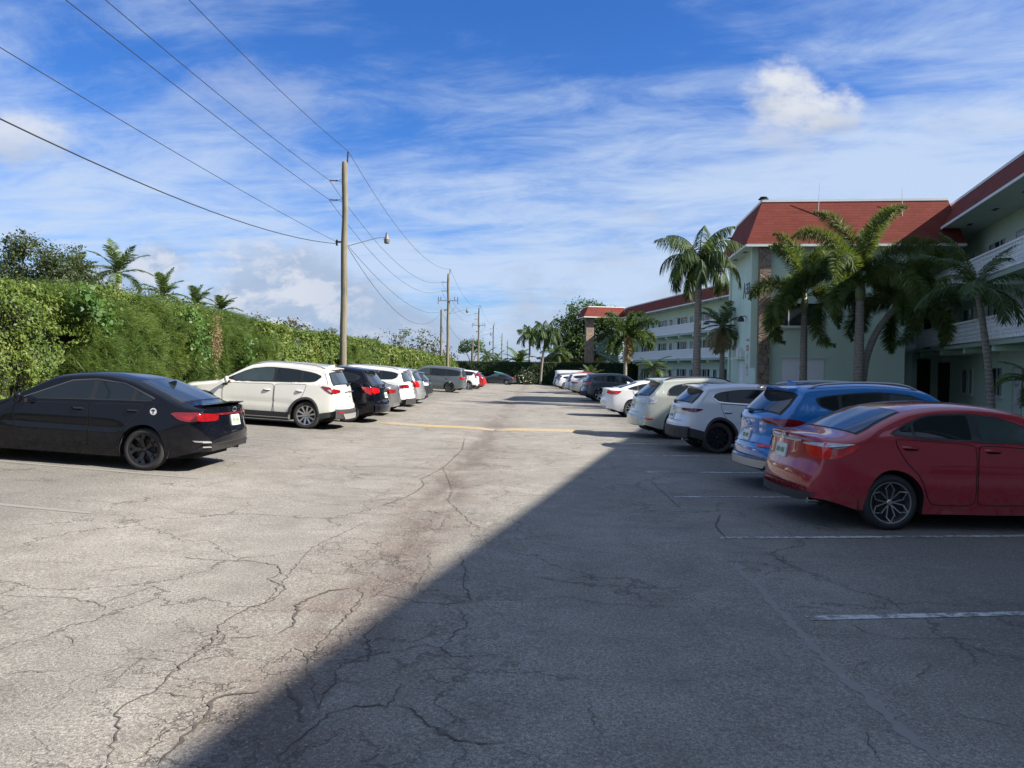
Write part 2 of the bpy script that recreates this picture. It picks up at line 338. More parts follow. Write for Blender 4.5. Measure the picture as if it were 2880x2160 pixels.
CRACKS= [(0.022, [(-1.71, 3.26), (-1.77, 3.42), (-1.85, 3.64), (-1.93, 3.73), (-1.88, 3.89), (-1.85, 4.0), (-1.85, 4.28), (-1.86, 4.38), (-1.84, 4.56), (-1.84, 4.78), (-1.89, 4.96), (-1.89, 5.14), (-1.84, 5.4), (-1.73, 5.57), (-1.73, 5.92), (-1.94, 6.13), (-1.88, 6.31), (-2.01, 6.59), (-2.28, 6.69), (-2.65, 6.71), (-2.95, 6.8)]), (0.05, [(-1.5, 3.28), (-1.51, 3.41), (-1.49, 3.57), (-1.48, 3.76), (-1.52, 3.91), (-1.48, 3.99), (-1.38, 4.02), (-1.32, 4.06)]), (0.02, [(-1.84, 3.99), (-1.72, 3.95), (-1.64, 3.94), (-1.56, 3.91)]), (0.05, [(-1.48, 4.91), (-1.45, 5.07), (-1.47, 5.3), (-1.53, 5.5), (-1.48, 5.7), (-1.39, 5.9), (-1.24, 6.0)]), (0.025, [(-1.17, 4.53), (-1.18, 4.66), (-1.18, 4.9), (-1.14, 5.12), (-1.12, 5.47), (-1.11, 5.83), (-1.2, 6.03)]), (0.05, [(-1.22, 4.18), (-1.15, 4.01), (-1.09, 3.98), (-1.05, 3.85), (-1.04, 3.77), (-0.99, 3.72)]), (0.022, [(-0.95, 3.85), (-0.98, 4.01), (-0.96, 4.19), (-0.99, 4.48), (-0.84, 4.51), (-0.86, 4.74), (-0.93, 4.95), (-0.88, 5.22)]), (0.018, [(-1.16, 4.52), (-0.99, 4.5), (-0.84, 4.59), (-0.66, 4.67), (-0.52, 4.76), (-0.4, 4.67), (-0.33, 4.56), (0.0, 4.6)]), (0.022, [(-1.01, 3.32), (-1.01, 3.47), (-0.95, 3.63), (-0.88, 3.84), (-0.78, 3.89), (-0.62, 3.88), (-0.59, 3.99), (-0.59, 4.16)]), (0.025, [(-0.58, 3.89), (-0.48, 3.85), (-0.43, 3.75), (-0.34, 3.63), (-0.26, 3.52), (-0.12, 3.49), (0.0, 3.52)]), (0.02, [(-0.45, 7.07), (-0.37, 6.42), (-0.37, 6.14), (-0.29, 5.66), (-0.49, 5.57), (-0.7, 5.67), (-0.89, 5.81), (-1.08, 5.86)]), (0.018, [(-3.68, 5.52), (-3.44, 5.54), (-3.19, 5.54), (-2.93, 5.43), (-2.81, 5.33), (-2.79, 5.23)]), (0.018, [(-2.9, 5.43), (-2.84, 5.57), (-2.78, 5.72), (-2.71, 5.91)]), (0.05, [(-1.09, 7.1), (-1.03, 7.02), (-0.98, 6.77)]), (0.07, [(-1.02, 9.38), (-0.85, 9.24)]), (0.018, [(-2.91, 9.85), (-2.34, 9.58), (-1.89, 9.46), (-1.43, 9.25), (-1.13, 9.13)]), (0.018, [(-3.87, 8.73), (-3.42, 8.65), (-2.95, 8.82), (-2.38, 8.68), (-1.86, 8.66), (-1.59, 8.64)]), (0.03, [(-1.62, 9.43), (-1.41, 10.17), (-1.32, 10.68), (-1.28, 11.45), (-1.4, 11.88), (-1.18, 13.38), (-1.05, 16.52), (-1.17, 19.21)]), (0.025, [(-1.18, 13.38), (-0.83, 10.93), (-0.83, 10.15), (-0.62, 9.29), (-0.44, 8.56), (-0.25, 8.19)]), (0.016, [(-1.83, 4.78), (-1.68, 4.81), (-1.5, 4.91)]), (0.014, [(-3.37, 6.21), (-3.12, 6.42), (-2.85, 6.53)]), (0.014, [(-2.76, 4.14), (-2.67, 4.21), (-2.5, 4.23), (-2.45, 4.25)]), (0.016, [(-2.82, 4.8), (-2.69, 4.71), (-2.63, 4.61)]), (0.018, [(-0.77, 7.28), (-0.7, 6.75), (-0.73, 6.31), (-0.75, 6.04)]), (0.018, [(-0.4, 4.67), (-0.35, 4.96), (-0.28, 5.1), (-0.33, 5.44), (-0.42, 5.49)]), (0.014, [(-2.25, 4.44), (-2.09, 4.43), (-1.95, 4.41), (-1.87, 4.34)]), (0.016, [(-1.84, 5.4), (-1.76, 5.51), (-1.84, 6.69), (-1.87, 7.2), (-1.79, 7.61), (-1.58, 8.58)]), (0.012, [(-1.36, 4.45), (-1.32, 4.72), (-1.22, 4.58), (-0.95, 3.85)]), (0.03, [(2.59, 9.46), (2.34, 8.73), (2.27, 8.12), (2.3, 7.96)]), (0.018, [(2.44, 7.52), (2.54, 7.34), (2.51, 7.08), (2.89, 7.11)]), (0.013, [(-0.0, 5.7), (0.26, 5.75), (0.42, 5.82), (0.68, 5.67), (0.95, 5.64), (1.36, 5.64)]), (0.016, [(2.03, 4.5), (2.1, 4.57), (2.24, 4.65), (2.29, 4.64)]), (0.016, [(2.04, 4.5), (2.01, 4.36)]), (0.014, [(2.37, 5.38), (2.42, 5.15), (2.59, 5.05), (2.92, 5.1), (3.19, 5.05)]), (0.018, [(2.28, 3.94), (2.39, 3.87), (2.53, 3.8)]), (0.016, [(1.73, 3.76), (1.72, 3.66), (1.69, 3.51), (1.67, 3.39)]), (0.015, [(2.54, 4.63), (2.51, 4.56), (2.38, 4.42), (2.36, 4.29)]), (0.02, [(5.59, 8.93), (5.67, 8.51)]), (0.014, [(2.05, 5.67), (2.29, 5.72), (2.38, 5.64), (2.4, 5.54)]), (0.01, [(0.42, 4.02), (0.42, 3.73), (0.44, 3.62), (0.43, 3.51)]), (0.01, [(-0.0, 3.46), (0.12, 3.39), (0.24, 3.32)]), (0.02, [(2.24, 12.39), (2.2, 11.42), (2.21, 10.8), (2.16, 9.72)])]
SCAR= [(0.07, [(2.08, 7.03), (2.01, 6.63), (2.04, 6.28), (2.0, 5.89), (1.98, 5.58), (1.96, 5.21), (1.94, 4.78), (1.93, 4.42), (1.93, 4.11), (1.94, 3.79), (1.94, 3.58), (1.95, 3.41)])]
mb = MB(); mbl = MB()
for w, pts in CRACKS:
    ribbon(mb, pts, w * .42, .005, jitter=.017, seg=.035)
tag(mb.build('pavement_cracks', M_CRK), kind='structure')
mb = MB()
for w, pts in SCAR: ribbon(mb, pts, w, .0025, jitter=.02, seg=.05)
tag(mb.build('pavement_scar', M_SCAR), kind='structure')
# bay lines
mb = MB()
for k in range(-1, 32):
    y0 = 5.44 + 2.63 * k; a = R(9) if k < 14 else R(2)
    x0 = 2.2 + .0297 * (y0 - 8); Lr = 5.2
    ribbon(mb, [(x0, y0), (x0 + Lr * math.cos(a), y0 + Lr * math.sin(a) * .9)], .09, .004, seg=.5, taper=False)
tag(mb.build('bay_lines_right', M_LINE), kind='structure')
mb = MB()
for k in range(-1, 30):
    y0 = 8.4 + 2.7 * k; x0 = -4.6 + .0297 * (y0 - 8)
    ribbon(mb, [(x0, y0), (x0 - 5.0, y0 + .55)], .10, .004, seg=.5, taper=False)
    pass
tag(mb.build('bay_lines_left', M_LINEF), kind='structure')
# yellow speed hump in two pieces
for (xa, ya, xb, yb, lab) in ((-3.95, 23.2, -.50, 22.15, 'long yellow painted speed hump left of the drain line'), (-.42, 22.05, 2.5, 21.9, 'shorter yellow painted speed hump right of the drain line')):
    mb = MB(); rows = []
    for q in range(25):
        t = q / 24; x, y = xa + (xb - xa) * t, ya + (yb - ya) * t; e = min(1, t * 12, (1 - t) * 12)
        rows.append([(x, y + o, gz(x, y + o) + .004 + .045 * h * e) for o, h in ((-.24, 0), (-.19, .55), (-.1, .92), (0, 1), (.1, .92), (.19, .55), (.24, 0))])
    mb.grid(rows); tag(mb.build('speed_hump', M_YEL, smooth=True), lab, 'speed hump', 'yellow speed humps across the lane')
# ------------------------------------------------------------------ cars
def paint(name, c, metal=.0, rough=.32, dst=1.):
    if name in MATS: return MATS[name]
    m, T, b, oc = matn(name)
    n = T.noise(oc, 1.5, 4, .6); d = T.noise(oc, 9, 5, .7)
    _, _, Z = T.sep(oc)
    dust = T.m('MULTIPLY', T.sm(Z, .75, .15), T.sm(d, .35, .7, .05 * dst, .30 * dst))
    col = T.mix(dust, T.mix(n, tuple(x * .93 for x in c) + (1,), tuple(min(1, x * 1.06) for x in c) + (1,)), (.20, .18, .155, 1))
    T.l.new(col, b.inputs['Base Color']); b.inputs['Metallic'].default_value = metal
    T.l.new(T.m('ADD', rough, T.m('MULTIPLY', dust, .4)), b.inputs['Roughness'])
    b.inputs['Coat Weight'].default_value = 1; b.inputs['Coat Roughness'].default_value = .035; b.inputs['Specular IOR Level'].default_value = .5 if dst == 1. else .0; b.inputs['Coat IOR'].default_value = 1.5 if dst == 1. else 1.42
    T.l.new(T.bump(T.noise(oc, 260, 2), .02, .001), b.inputs['Coat Normal'])
    return m
GLASS = mat('tinted_glass', (.008, .012, .015), .03, spec=.5, noise=.2, nscale=2.)
GLASSL = mat('light_glass', (.03, .045, .048), .04, spec=.6, noise=.5, nscale=1.6)
GLASSR = mat('rear_screen_glass', (.02, .026, .03), .06, spec=1., noise=.3, nscale=2.)
BLK = mat('black_trim', (.012, .012, .013), .45)
GLOSSB = mat('gloss_black', (.008, .008, .009), .12, coat=.6)
CLAD = mat('charcoal_cladding', (.028, .028, .03), .7, noise=.25, nscale=8)
UNDER = mat('underbody', (.008, .008, .008), .95)
SEAM = mat('panel_gap', (.006, .006, .006), .9)
TYRE = mat('tyre_rubber', (.022, .022, .023), .85, noise=.35, nscale=14, bump=.15)
DISC = mat('wheel_well_metal', (.03, .03, .032), .6, .6)
SILV = mat('silver_alloy', (.55, .55, .56), .28, .9, noise=.12, nscale=9)
DALLOY = mat('black_alloy', (.009, .009, .010), .3, .3, coat=.4)
MALLOY = mat('machined_alloy', (.50, .48, .47), .3, .9)
CHROME = mat('chrome', (.75, .75, .75), .12, 1.)
SATIN = mat('satin_silver', (.42, .42, .42), .4, .6)
def lens(name, c, em=0):
    m = mat(name, c, .12, coat=1., noise=.65, nscale=22); return m
REDL = lens('red_lens', (.20, .004, .007)); BREDS = lens('red_lens_lifted_for_shade', (.62, .006, .010)); DRED = lens('dark_red_lens', (.12, .006, .009)); WHL = lens('clear_lens', (.45, .46, .5)); AMB = lens('amber_lens', (.6, .25, .03))  # BREDS: same red lens, brightened in its colour for cars in shade
SMOKE = lens('smoked_lens', (.05, .03, .032)); BRED = lens('bright_red_lens', (.34, .004, .008))
PLATE = mat('plate_white', (.62, .66, .62), .5, noise=.12, nscale=30); PLATEG = mat('plate_green', (.05, .22, .12), .5); PLATEO = mat('plate_orange', (.65, .28, .06), .5)

def chaikin(p, it=3):
    p = np.asarray(p, float)
    for _ in range(it):
        q = p[:-1] * .75 + p[1:] * .25; r = p[:-1] * .25 + p[1:] * .75
        p = np.concatenate([p[:1], np.stack([q, r], 1).reshape(-1, p.shape[1]), p[-1:]])
    return p
SS = lambda x, a, b: (lambda t: t * t * (3 - 2 * t))(np.clip((np.asarray(x, float) - a) / (b - a), 0, 1))
class Surf:
    def __init__(s, S):
        s.S = S; s.L = S['L']; s.W = S['W'] / 2
        T = chaikin(S['top'], 3); T[:, 0] = np.maximum.accumulate(T[:, 0] + np.arange(len(T)) * 1e-6); s.top = T
        s.belt = np.asarray(S['belt'], float); s.sill = np.asarray(S['sill'], float); s.plan = chaikin(S['plan'], 3)
        s.rw = S['rw']; s.xa = S['axles']; s.ra = S.get('ra', s.rw + .055); s.tum = S.get('tum', .42); s.n = S.get('n', 3.0)
        s.bf, s.br = S.get('bow', (.34, .22)); s.drop = S.get('drop', .12); s.waist = S.get('waist', .022); s.flare = S.get('flare', .02)
    def T(s, x): return np.interp(x, s.top[:, 0], s.top[:, 1])
    def Wp(s, x): return np.interp(x, s.plan[:, 0], s.plan[:, 1]) * s.W
    def B(s, x): return np.interp(x, s.belt[:, 0], s.belt[:, 1])
    def zb(s, x):
        z = np.interp(x, s.sill[:, 0], s.sill[:, 1])
        for a in s.xa:
            q = s.ra ** 2 - (x - a) ** 2
            z = np.where(q > 0, np.maximum(z, s.rw + np.sqrt(np.maximum(q, 0))), z)
        return np.minimum(z, s.T(x) - .05)
    def yraw(s, x, z):
        W, B = s.Wp(x), s.B(x); zs, zm = .2, .56
        y = W - np.where(z < zm, .05 * ((zm - z) / (zm - zs)) ** 2, 0) - np.where((z >= zm) & (z < B), s.waist * ((z - zm) / np.maximum(B - zm, .05)) ** 2, 0)
        for a in s.xa: y = y + s.flare * np.exp(-((x - a) / .42) ** 2) * np.exp(-((z - .55) / .22) ** 2)
        y = y - .010 * np.exp(-((z - .63) / .05) ** 2) * SS(x, s.xa[0] + .4, s.xa[0] + .8) * (1 - SS(x, s.xa[1] - .5, s.xa[1] - .2))
        return np.where(z > B, W - s.waist - s.tum * (z - B) - .012 * SS(z - B, 0, .05), y)
    def zc(s, x):
        T = s.T(x); return T - np.minimum(s.drop, .42 * (T - s.zb(x)))
    def Y(s, x, z):
        x, z = np.asarray(x, float), np.asarray(z, float)
        zc, T = s.zc(x), s.T(x); yc = s.yraw(x, zc); t = np.clip((z - zc) / np.maximum(T - zc, 1e-4), 0, 1)
        return np.where(z <= zc, s.yraw(x, z), yc * (1 - t ** s.n) ** (1 / s.n))
    def Ztop(s, x, y):
        zc, T = s.zc(x), s.T(x); yc = s.yraw(x, zc); t = np.clip(np.abs(y) / yc, 0, .9999)
        return zc + (T - zc) * (1 - t ** s.n) ** (1 / s.n)
    def D(s, P):
        P = np.array(P, float); x, y = P[..., 0], np.abs(P[..., 1]) / s.W
        P[..., 0] = x - s.br * y ** 2.6 * SS(x, s.L - 1.1, s.L) + s.bf * y ** 2.4 * (1 - SS(x, 0, 1.0))
        return P
    def Xrear(s, y, z):
        "x of the tail at (y,z)"
        y, z = np.broadcast_arrays(np.asarray(y, float), np.asarray(z, float))
        xm = s.top[np.argmax(s.top[:, 1]), 0]; lo = np.full(y.shape, xm); hi = np.full(y.shape, s.L)
        for _ in range(26):
            mid = (lo + hi) / 2; up = s.Ztop(mid, y) > z; lo = np.where(up, mid, lo); hi = np.where(up, hi, mid)
        return (lo + hi) / 2
    def body(s, fine):
        tp = s.top; seg = np.r_[0, np.cumsum(np.hypot(np.diff(tp[:, 0]), np.diff(tp[:, 1])))]
        xs = np.interp(np.arange(0, seg[-1], .045 if fine else .13), seg, tp[:, 0])
        ext = [0, s.L]
        for a in s.xa:
            ext += [a - s.ra - .002, a - s.ra + .002, a + s.ra - .002, a + s.ra + .002] + list(a + s.ra * np.cos(np.linspace(.12, 3.02, 22 if fine else 10)))
        xs = np.unique(np.round(np.r_[xs, ext], 4)); xs = xs[(xs >= 0) & (xs <= s.L)]
        k1, k2 = (16, 15) if fine else (7, 7); rows = []
        for x in xs:
            zb, zc = float(s.zb(x)), float(s.zc(x)); T = float(s.T(x)); zz = np.linspace(zb, zc, k1); yy = s.yraw(x, zz)
            ph = np.linspace(0, math.pi / 2, k2)[1:]; yc = yy[-1]
            # even spread over the curve
            yt = yc * np.cos(ph) ** (2 / s.n); yt[-1] = 0; zt = zc + (T - zc) * np.sin(ph) ** (2 / s.n)
            half = [(x, a, b) for a, b in zip(np.r_[yy, yt], np.r_[zz, zt])]
            rows.append([(p[0], -p[1], p[2]) for p in half] + [(p[0], p[1], p[2]) for p in half[-2::-1]])
        P = s.D(np.array(rows)); mb = MB(); mb.grid(P)
        for r in (P[0], P[-1]):
            n = len(r); h = n // 2
            mb.add(r, [(i, i + 1, n - 2 - i, n - 1 - i) for i in range(h - 1)] + [(h - 1, h, h + 1)])
        return mb
def strip_pts(poly, nx, nz):
    "x-monotone polygon -> grid of (a, b)"
    p = np.asarray(poly, float); n = len(p); lo, hi = p[:, 0].min(), p[:, 0].max(); e = 1e-4
    xs = np.unique(np.r_[np.linspace(lo + e, hi - e, nx), np.clip(p[:, 0], lo + e, hi - e)]); G = []
    for x in xs:
        zs = []
        for i in range(n):
            a, b = p[i], p[(i + 1) % n]
            if (a[0] - x) * (b[0] - x) <= 0 and abs(a[0] - b[0]) > 1e-9: zs.append(a[1] + (b[1] - a[1]) * (x - a[0]) / (b[0] - a[0]))
        if len(zs) < 2: zs = [p[:, 1].mean()] * 2
        G.append([(x, z) for z in np.linspace(min(zs), max(zs), nz)])
    return np.array(G)
def rpoly(poly, r=1, mx=None):
    p = np.asarray(poly, float)
    if mx:
        q = []
        for i in range(len(p)):
            a, b = p[i], p[(i + 1) % len(p)]; f = min(.3, mx / max(1e-6, math.dist(a, b))); q += [a * (1 - f) + b * f, a * f + b * (1 - f)]
        return rpoly(np.array(q), 1)
    for _ in range(r):
        q = []
        for i in range(len(p)):
            a, b = p[i], p[(i + 1) % len(p)]; q += [a * .82 + b * .18, a * .18 + b * .82]
        p = np.array(q)
    return p
def side(s, mb, poly, off, sg, nx=18, nz=6, rnd=1):
    G = strip_pts(rpoly(poly, rnd) if rnd else poly, nx, nz); x, z = G[..., 0], G[..., 1]; lim = s.Xrear(np.full(x.shape, s.W * .84), z); x = np.where(x > s.L * .6, np.minimum(x, lim), x)
    y = s.Y(x, z) + off; mb.grid(s.D(np.stack([x, sg * y, z], -1)), flip=sg > 0)
def rear(s, mb, poly, off, sg=1, nx=12, nz=5, rnd=1):
    G = strip_pts(rpoly(poly, rnd) if rnd else poly, nx, nz); y, z = G[..., 0], G[..., 1]
    P = s.D(np.stack([s.Xrear(y, z), sg * y, z], -1)); P[..., 0] += off; mb.grid(P)
def topg(s, mb, x0, x1, f0, f1, off, nx=12, ny=14):
    "pane on the top surface between stations x0..x1, width fractions"
    rows = []
    for x in np.linspace(x0, x1, nx):
        f = f0 + (f1 - f0) * (x - x0) / (x1 - x0); yc = float(s.yraw(x, s.zc(x))); y = np.linspace(-f * yc, f * yc, ny)
        rows.append(np.stack([np.full(ny, x), y, s.Ztop(np.full(ny, x), y)], -1))
    P = s.D(np.array(rows)); P[..., 2] += off * .8
    sl = np.gradient(P[:, ny // 2, 2], P[:, ny // 2, 0]); P[..., 0] -= (off * np.clip(sl, -2, 2) * .6)[:, None]; mb.grid(P)
def sline(s, mb, pts, w, off, sg, seg=.05):
    "thin band along a side-view line"
    out = []
    for a, b in zip(pts[:-1], pts[1:]):
        n = max(1, int(math.dist(a, b) / seg)); out += [(a[0] + (b[0] - a[0]) * q / n, a[1] + (b[1] - a[1]) * q / n) for q in range(n)]
    out.append(pts[-1]); rows = []
    for i, p in enumerate(out):
        a, b = out[max(i - 1, 0)], out[min(i + 1, len(out) - 1)]; d = math.dist(a, b) or 1; nx, nz = -(b[1] - a[1]) / d, (b[0] - a[0]) / d
        rows.append([(p[0] + nx * t * w / 2, p[1] + nz * t * w / 2) for t in (-1, 1)])
    G = np.array(rows); y = s.Y(G[..., 0], G[..., 1]) + off; mb.grid(s.D(np.stack([G[..., 0], sg * y, G[..., 1]], -1)))

def spokes(mb, st, rr, yo, sg):
    n = st['n']; kind = st.get('kind', 'bar'); w = st.get('w', .04)
    for k in range(n):
        a = 2 * math.pi * (k + st.get('ph', .25)) / n
        def bar(a0, a1, r0, r1, w0, w1, th=.022):
            p0 = Vector((math.cos(a0) * r0, 0, math.sin(a0) * r0)); p1 = Vector((math.cos(a1) * r1, 0, math.sin(a1) * r1))
            d = (p1 - p0).normalized(); q = Vector((-d.z, 0, d.x)); y0, y1 = sg * (yo - .028), sg * (yo - .004)
            vs = [p0 - q * w0 / 2 + Vector((0, y0, 0)), p0 + q * w0 / 2 + Vector((0, y0, 0)), p1 + q * w1 / 2 + Vector((0, y1, 0)), p1 - q * w1 / 2 + Vector((0, y1, 0))]
            vb = [v - Vector((0, sg * th, 0)) for v in vs]
            mb.add(vs + vb, [(0, 1, 2, 3), (0, 4, 5, 1), (1, 5, 6, 2), (2, 6, 7, 3), (3, 7, 4, 0)])
        s1 = math.pi / n
        if kind == 'bar': bar(a, a, .04, rr, w, w * st.get('tip', .8))
        elif kind == 'pair': bar(a - s1 * .18, a - s1 * .42, .04, rr, w * .6, w * .6); bar(a + s1 * .18, a + s1 * .42, .04, rr, w * .6, w * .6)
        elif kind == 'vee': bar(a, a - s1 * .55, .05, rr, w * .8, w * .6); bar(a, a + s1 * .55, .05, rr, w * .8, w * .6)
        elif kind == 'fork': bar(a, a, .04, rr * .68, w * .8, w); bar(a, a - s1 * .45, rr * .6, rr, w * .9, w * .9); bar(a, a + s1 * .45, rr * .6, rr, w * .9, w * .9)
        elif kind == 'loop':
            for q in (-1, 1): bar(a + q * s1 * .16, a + q * s1 * .42, .04, rr * .72, w * .5, w * .5); bar(a + q * s1 * .42, a + q * s1 * .97, rr * .71, rr * .97, w * .5, w * .5)
def wheel_proto(st, rw, fine):
    rr = rw * st.get('rim', .70); n = 40 if fine else 18; w = .215
    key = (st['name'], rw, fine)
    if key in WP: return WP[key]
    mb = MB(); o = w / 2
    mb.lathe([(rr * .97, -o + .02), (rw - .03, -o + .003), (rw - .006, -o + .03), (rw, -o + .055), (rw, o - .055), (rw - .006, o - .03), (rw - .03, o - .003), (rw - .055, o + .003), (rr + .012, o - .008), (rr, o - .014), (rr * .97, o - .03)], n=n, axis='y')
    if fine:
        for h in (-.04, .0, .04): mb.lathe([(rw + .001, h - .004), (rw + .001, h + .004)], n=n, axis='y')
    ty = mb
    mb = MB(); mb.lathe([(rr, o - .012), (rr + .004, o - .006), (rr - .008, o - .008), (rr - .014, o - .03), (rr - .02, -o + .03)], n=n, axis='y')
    for _ in (0,): spokes(mb, st, rr - .006, o - .008, 1)
    mb.lathe([(.001, o - .026), (.026, o - .026), (.034, o - .032), (.04, o - .06)], n=16, axis='y')
    rim = mb
    mb = MB(); mb.lathe([(.001, o - .075), (.15, o - .075), (.15, o - .09), (rr - .018, o - .10)], n=n, axis='y'); disc = mb
    def mk(m, nm, mt, sm=True):
        ob = m.build(nm, mt, None, smooth=35); me = ob.data; bpy.data.objects.remove(ob); return me
    WP[key] = (mk(ty, 'tyre', TYRE), mk(rim, 'rim', st['mat']), mk(disc, 'wheel', DISC)); return WP[key]
WP = {}
def add_wheel(root, x, y, sg, st, rw, fine):
    ty, rim, disc = wheel_proto(st, rw, fine)
    w = bpy.data.objects.new('wheel', disc); link(w, root); w.location = (x, y, rw); w.rotation_euler = (0, R(random.Random(x + y).uniform(0, 70)), 0) if sg > 0 else (0, R(20), math.pi)
    for nm, me in (('tyre', ty), ('rim', rim)): link(bpy.data.objects.new(nm, me), w)
    return w

def make_car(name, S, cx, cy, face, th, label, cat, group, fine=True):
    "face: -1 nose to the left of the lot (tail to +X), +1 nose to the right; (cx,cy) ground contact of the nearer rear wheel"
    s = Surf(S); pm = S['paint']; W = s.W; xa0, xa1 = s.xa; rot = -R(th) if face < 0 else math.pi + R(th)
    near = -1 if face < 0 else 1; yw = near * (W - .07)
    c, sn = math.cos(rot), math.sin(rot)
    # root under the middle of the car
    ox, oy = s.L / 2, 0.; dxl, dyl = xa1 - ox, yw
    rx, ry = cx - (c * dxl - sn * dyl), cy - (sn * dxl + c * dyl)
    gr = gz(rx + c * (xa1 - ox), ry + sn * (xa1 - ox)); gf = gz(rx + c * (xa0 - ox), ry + sn * (xa0 - ox))
    pitch = -math.atan((gr - gf) / (xa1 - xa0)); zc = gf + (gr - gf) * (ox - xa0) / (xa1 - xa0)
    rt = empty(name, (rx, ry, zc - .004), 0, label, cat, group); rt.rotation_euler = (0, pitch, rot)
    shift = Matrix.Translation((-ox, 0, 0))
    def B(mb, nm, mt, parent=None, smooth=40, lab=None, cnt=True):
        par = parent or rt; o = mb.build(nm, mt, par, smooth=smooth)
        if par is rt: o.data.transform(shift)
        if lab: o['label'] = lab
        return o
    body = B(s.body(fine), 'body', pm, smooth=38)
    # underbody and wheel housings
    mb = MB(); mb.box(.35, s.L - .4, -W + .30, W - .30, .2, .62)
    mb.box(xa0 + s.ra + .06, xa1 - s.ra - .06, -W + .09, W - .09, .19, .5); mb.box(.3, xa0 - s.ra - .03, -W + .24, W - .24, .24, .5); mb.box(xa1 + s.ra + .03, s.L - .3, -W + .24, W - .24, .27, .5)
    for a in s.xa:
        for sg in (-1, 1):
            mb.grid([[(a + s.ra * 1.0 * math.cos(t), sg * yy, s.rw + s.ra * math.sin(t)) for yy in (W - .03, W - .32)] for t in np.linspace(-.3, math.pi + .3, 18)])
    B(mb, 'underbody', UNDER, smooth=False)
    for a in s.xa:
        for sg in (-1, 1): add_wheel(rt, a - ox, sg * (W - .125), sg, S['wheel'], s.rw, fine)
    bz = lambda x: float(s.B(x))
    for sg in (-1, 1):
        vis = (sg == near)
        # door skins with gaps
        for q, dr in enumerate(S.get('doors', [])):
            dr = rpoly(dr, 1, .05); d0 = MB(); side(s, d0, dr, .0035, sg, 26, 14, 0); gp = MB(); pts = [tuple(p) for p in dr] ; pts.append(pts[0])
            do = B(d0, 'door', pm, smooth=60)
            sline(s, gp, pts, .009 if fine else .018, .005, sg); B(gp, 'door_gap', SEAM, do).data.transform(shift)
            xs_ = [p[0] for p in dr]; hx = max(xs_) - .16 if not S.get('slide') or q == 0 else min(xs_) + .2; hz = S.get('hz', .88) + (.02 if q else 0)
            if fine or vis:
                h = MB(); yy = float(s.Y(hx, hz)); rows = []
                for t in np.linspace(0, 1, 9):
                    bulge = math.sin(t * math.pi) ** .5 * .034 + .003
                    rows.append([(hx - .11 + .2 * t, sg * (yy + o * bulge), hz + e + t * .006) for o, e in ((.0, .018), (.8, .016), (1, .004), (1, -.006), (.5, -.014), (0, -.014))])
                h.grid(s.D(rows)); B(h, 'door_handle', S.get('handle', pm), do).data.transform(shift)
                cup = MB(); side(s, cup, [(hx - .1, hz - .03), (hx + .07, hz - .03), (hx + .07, hz + .022), (hx - .1, hz + .022)], .0045, sg, 8, 3, 2); B(cup, 'handle_recess', SEAM, do).data.transform(shift)
        # windows: dark surround then panes
        mb = MB(); side(s, mb, S['dlo'], .006, sg, 30, 8); B(mb, 'window_surround', BLK)
        for q, pn in enumerate(S['panes']):
            mb = MB(); side(s, mb, pn, .009, sg, 14, 6); B(mb, 'side_window', GLASSL if q == 0 and S.get('clear', 1) else GLASS)
        if 'dlochrome' in S:
            mb = MB(); sline(s, mb, S['dlochrome'], .018, .012, sg); B(mb, 'window_trim', CHROME if S.get('dcm') is None else S['dcm'])
        # mirrors
        mx, mz = S['mirror']; yb = float(s.Y(mx, mz)); mb = MB(); rows = []
        for t in np.linspace(0, 1, 9):
            r = math.sin(min(1, t * 1.15) * math.pi * .5) if t < .8 else math.cos((t - .8) / .2 * 1.3)
            cx_, cy_ = mx - .01 + .02 * t, yb + .03 + .19 * t; hh, ww = .082 * max(r, .12) + .004, .07 * max(r, .12) + .004
            rows.append([(cx_ + ww * math.cos(a) * (1 if math.cos(a) < 0 else .55), sg * cy_, mz + .045 + hh * math.sin(a)) for a in np.linspace(0, 2 * math.pi, 15)])
        mb.grid(rows, flip=sg > 0); mb.poly([rows[-1][i] for i in range(14)]); ob = B(mb, 'side_mirror', S.get('mirmat', pm), smooth=50)
        mb = MB(); mb.box(mx - .03, mx + .03, sg * (yb - .02), sg * (yb + .07), mz - .03, mz + .02); B(mb, 'mirror_foot', BLK, ob).data.transform(shift)
        # lamps
        tl = None
        for q, (kind, poly, mt) in enumerate(S['tail']):
            mb = MB(); (side if kind == 's' else rear)(s, mb, poly, .008 + .003 * q, sg, 14, 5)
            o = B(mb, 'tail_light' if tl is None else 'tail_light_lens', mt, tl)
            if tl is None: tl = o
            else: o.data.transform(shift)
        for kind, poly, mt, nm in S.get('extra', []):
            mb = MB(); (side if kind == 's' else rear)(s, mb, poly, .011, sg, 14, 5); B(mb, nm, mt)
        if 'head' in S: mb = MB(); side(s, mb, S['head'], .008, sg, 12, 4); B(mb, 'headlight', WHL)
        # cladding round arches and sill
        if S.get('clad'):
            cm, ch = S['clad']; mb = MB()
            for a in s.xa:
                rows = []
                for t in np.linspace(-.02, math.pi + .02, 26):
                    row = []
                    for r_, o_ in ((s.ra - .002, .0), (s.ra + .004, .016), (s.ra + .05, .016), (s.ra + .062, .003)):
                        x, z = a + r_ * math.cos(t), max(s.rw + r_ * math.sin(t), float(np.interp(a, s.sill[:, 0], s.sill[:, 1])))
                        row.append((x, sg * (float(s.Y(min(max(x, .05), s.L - .02), z)) + o_), z))
                    rows.append(row)
                mb.grid(s.D(rows), flip=sg < 0)
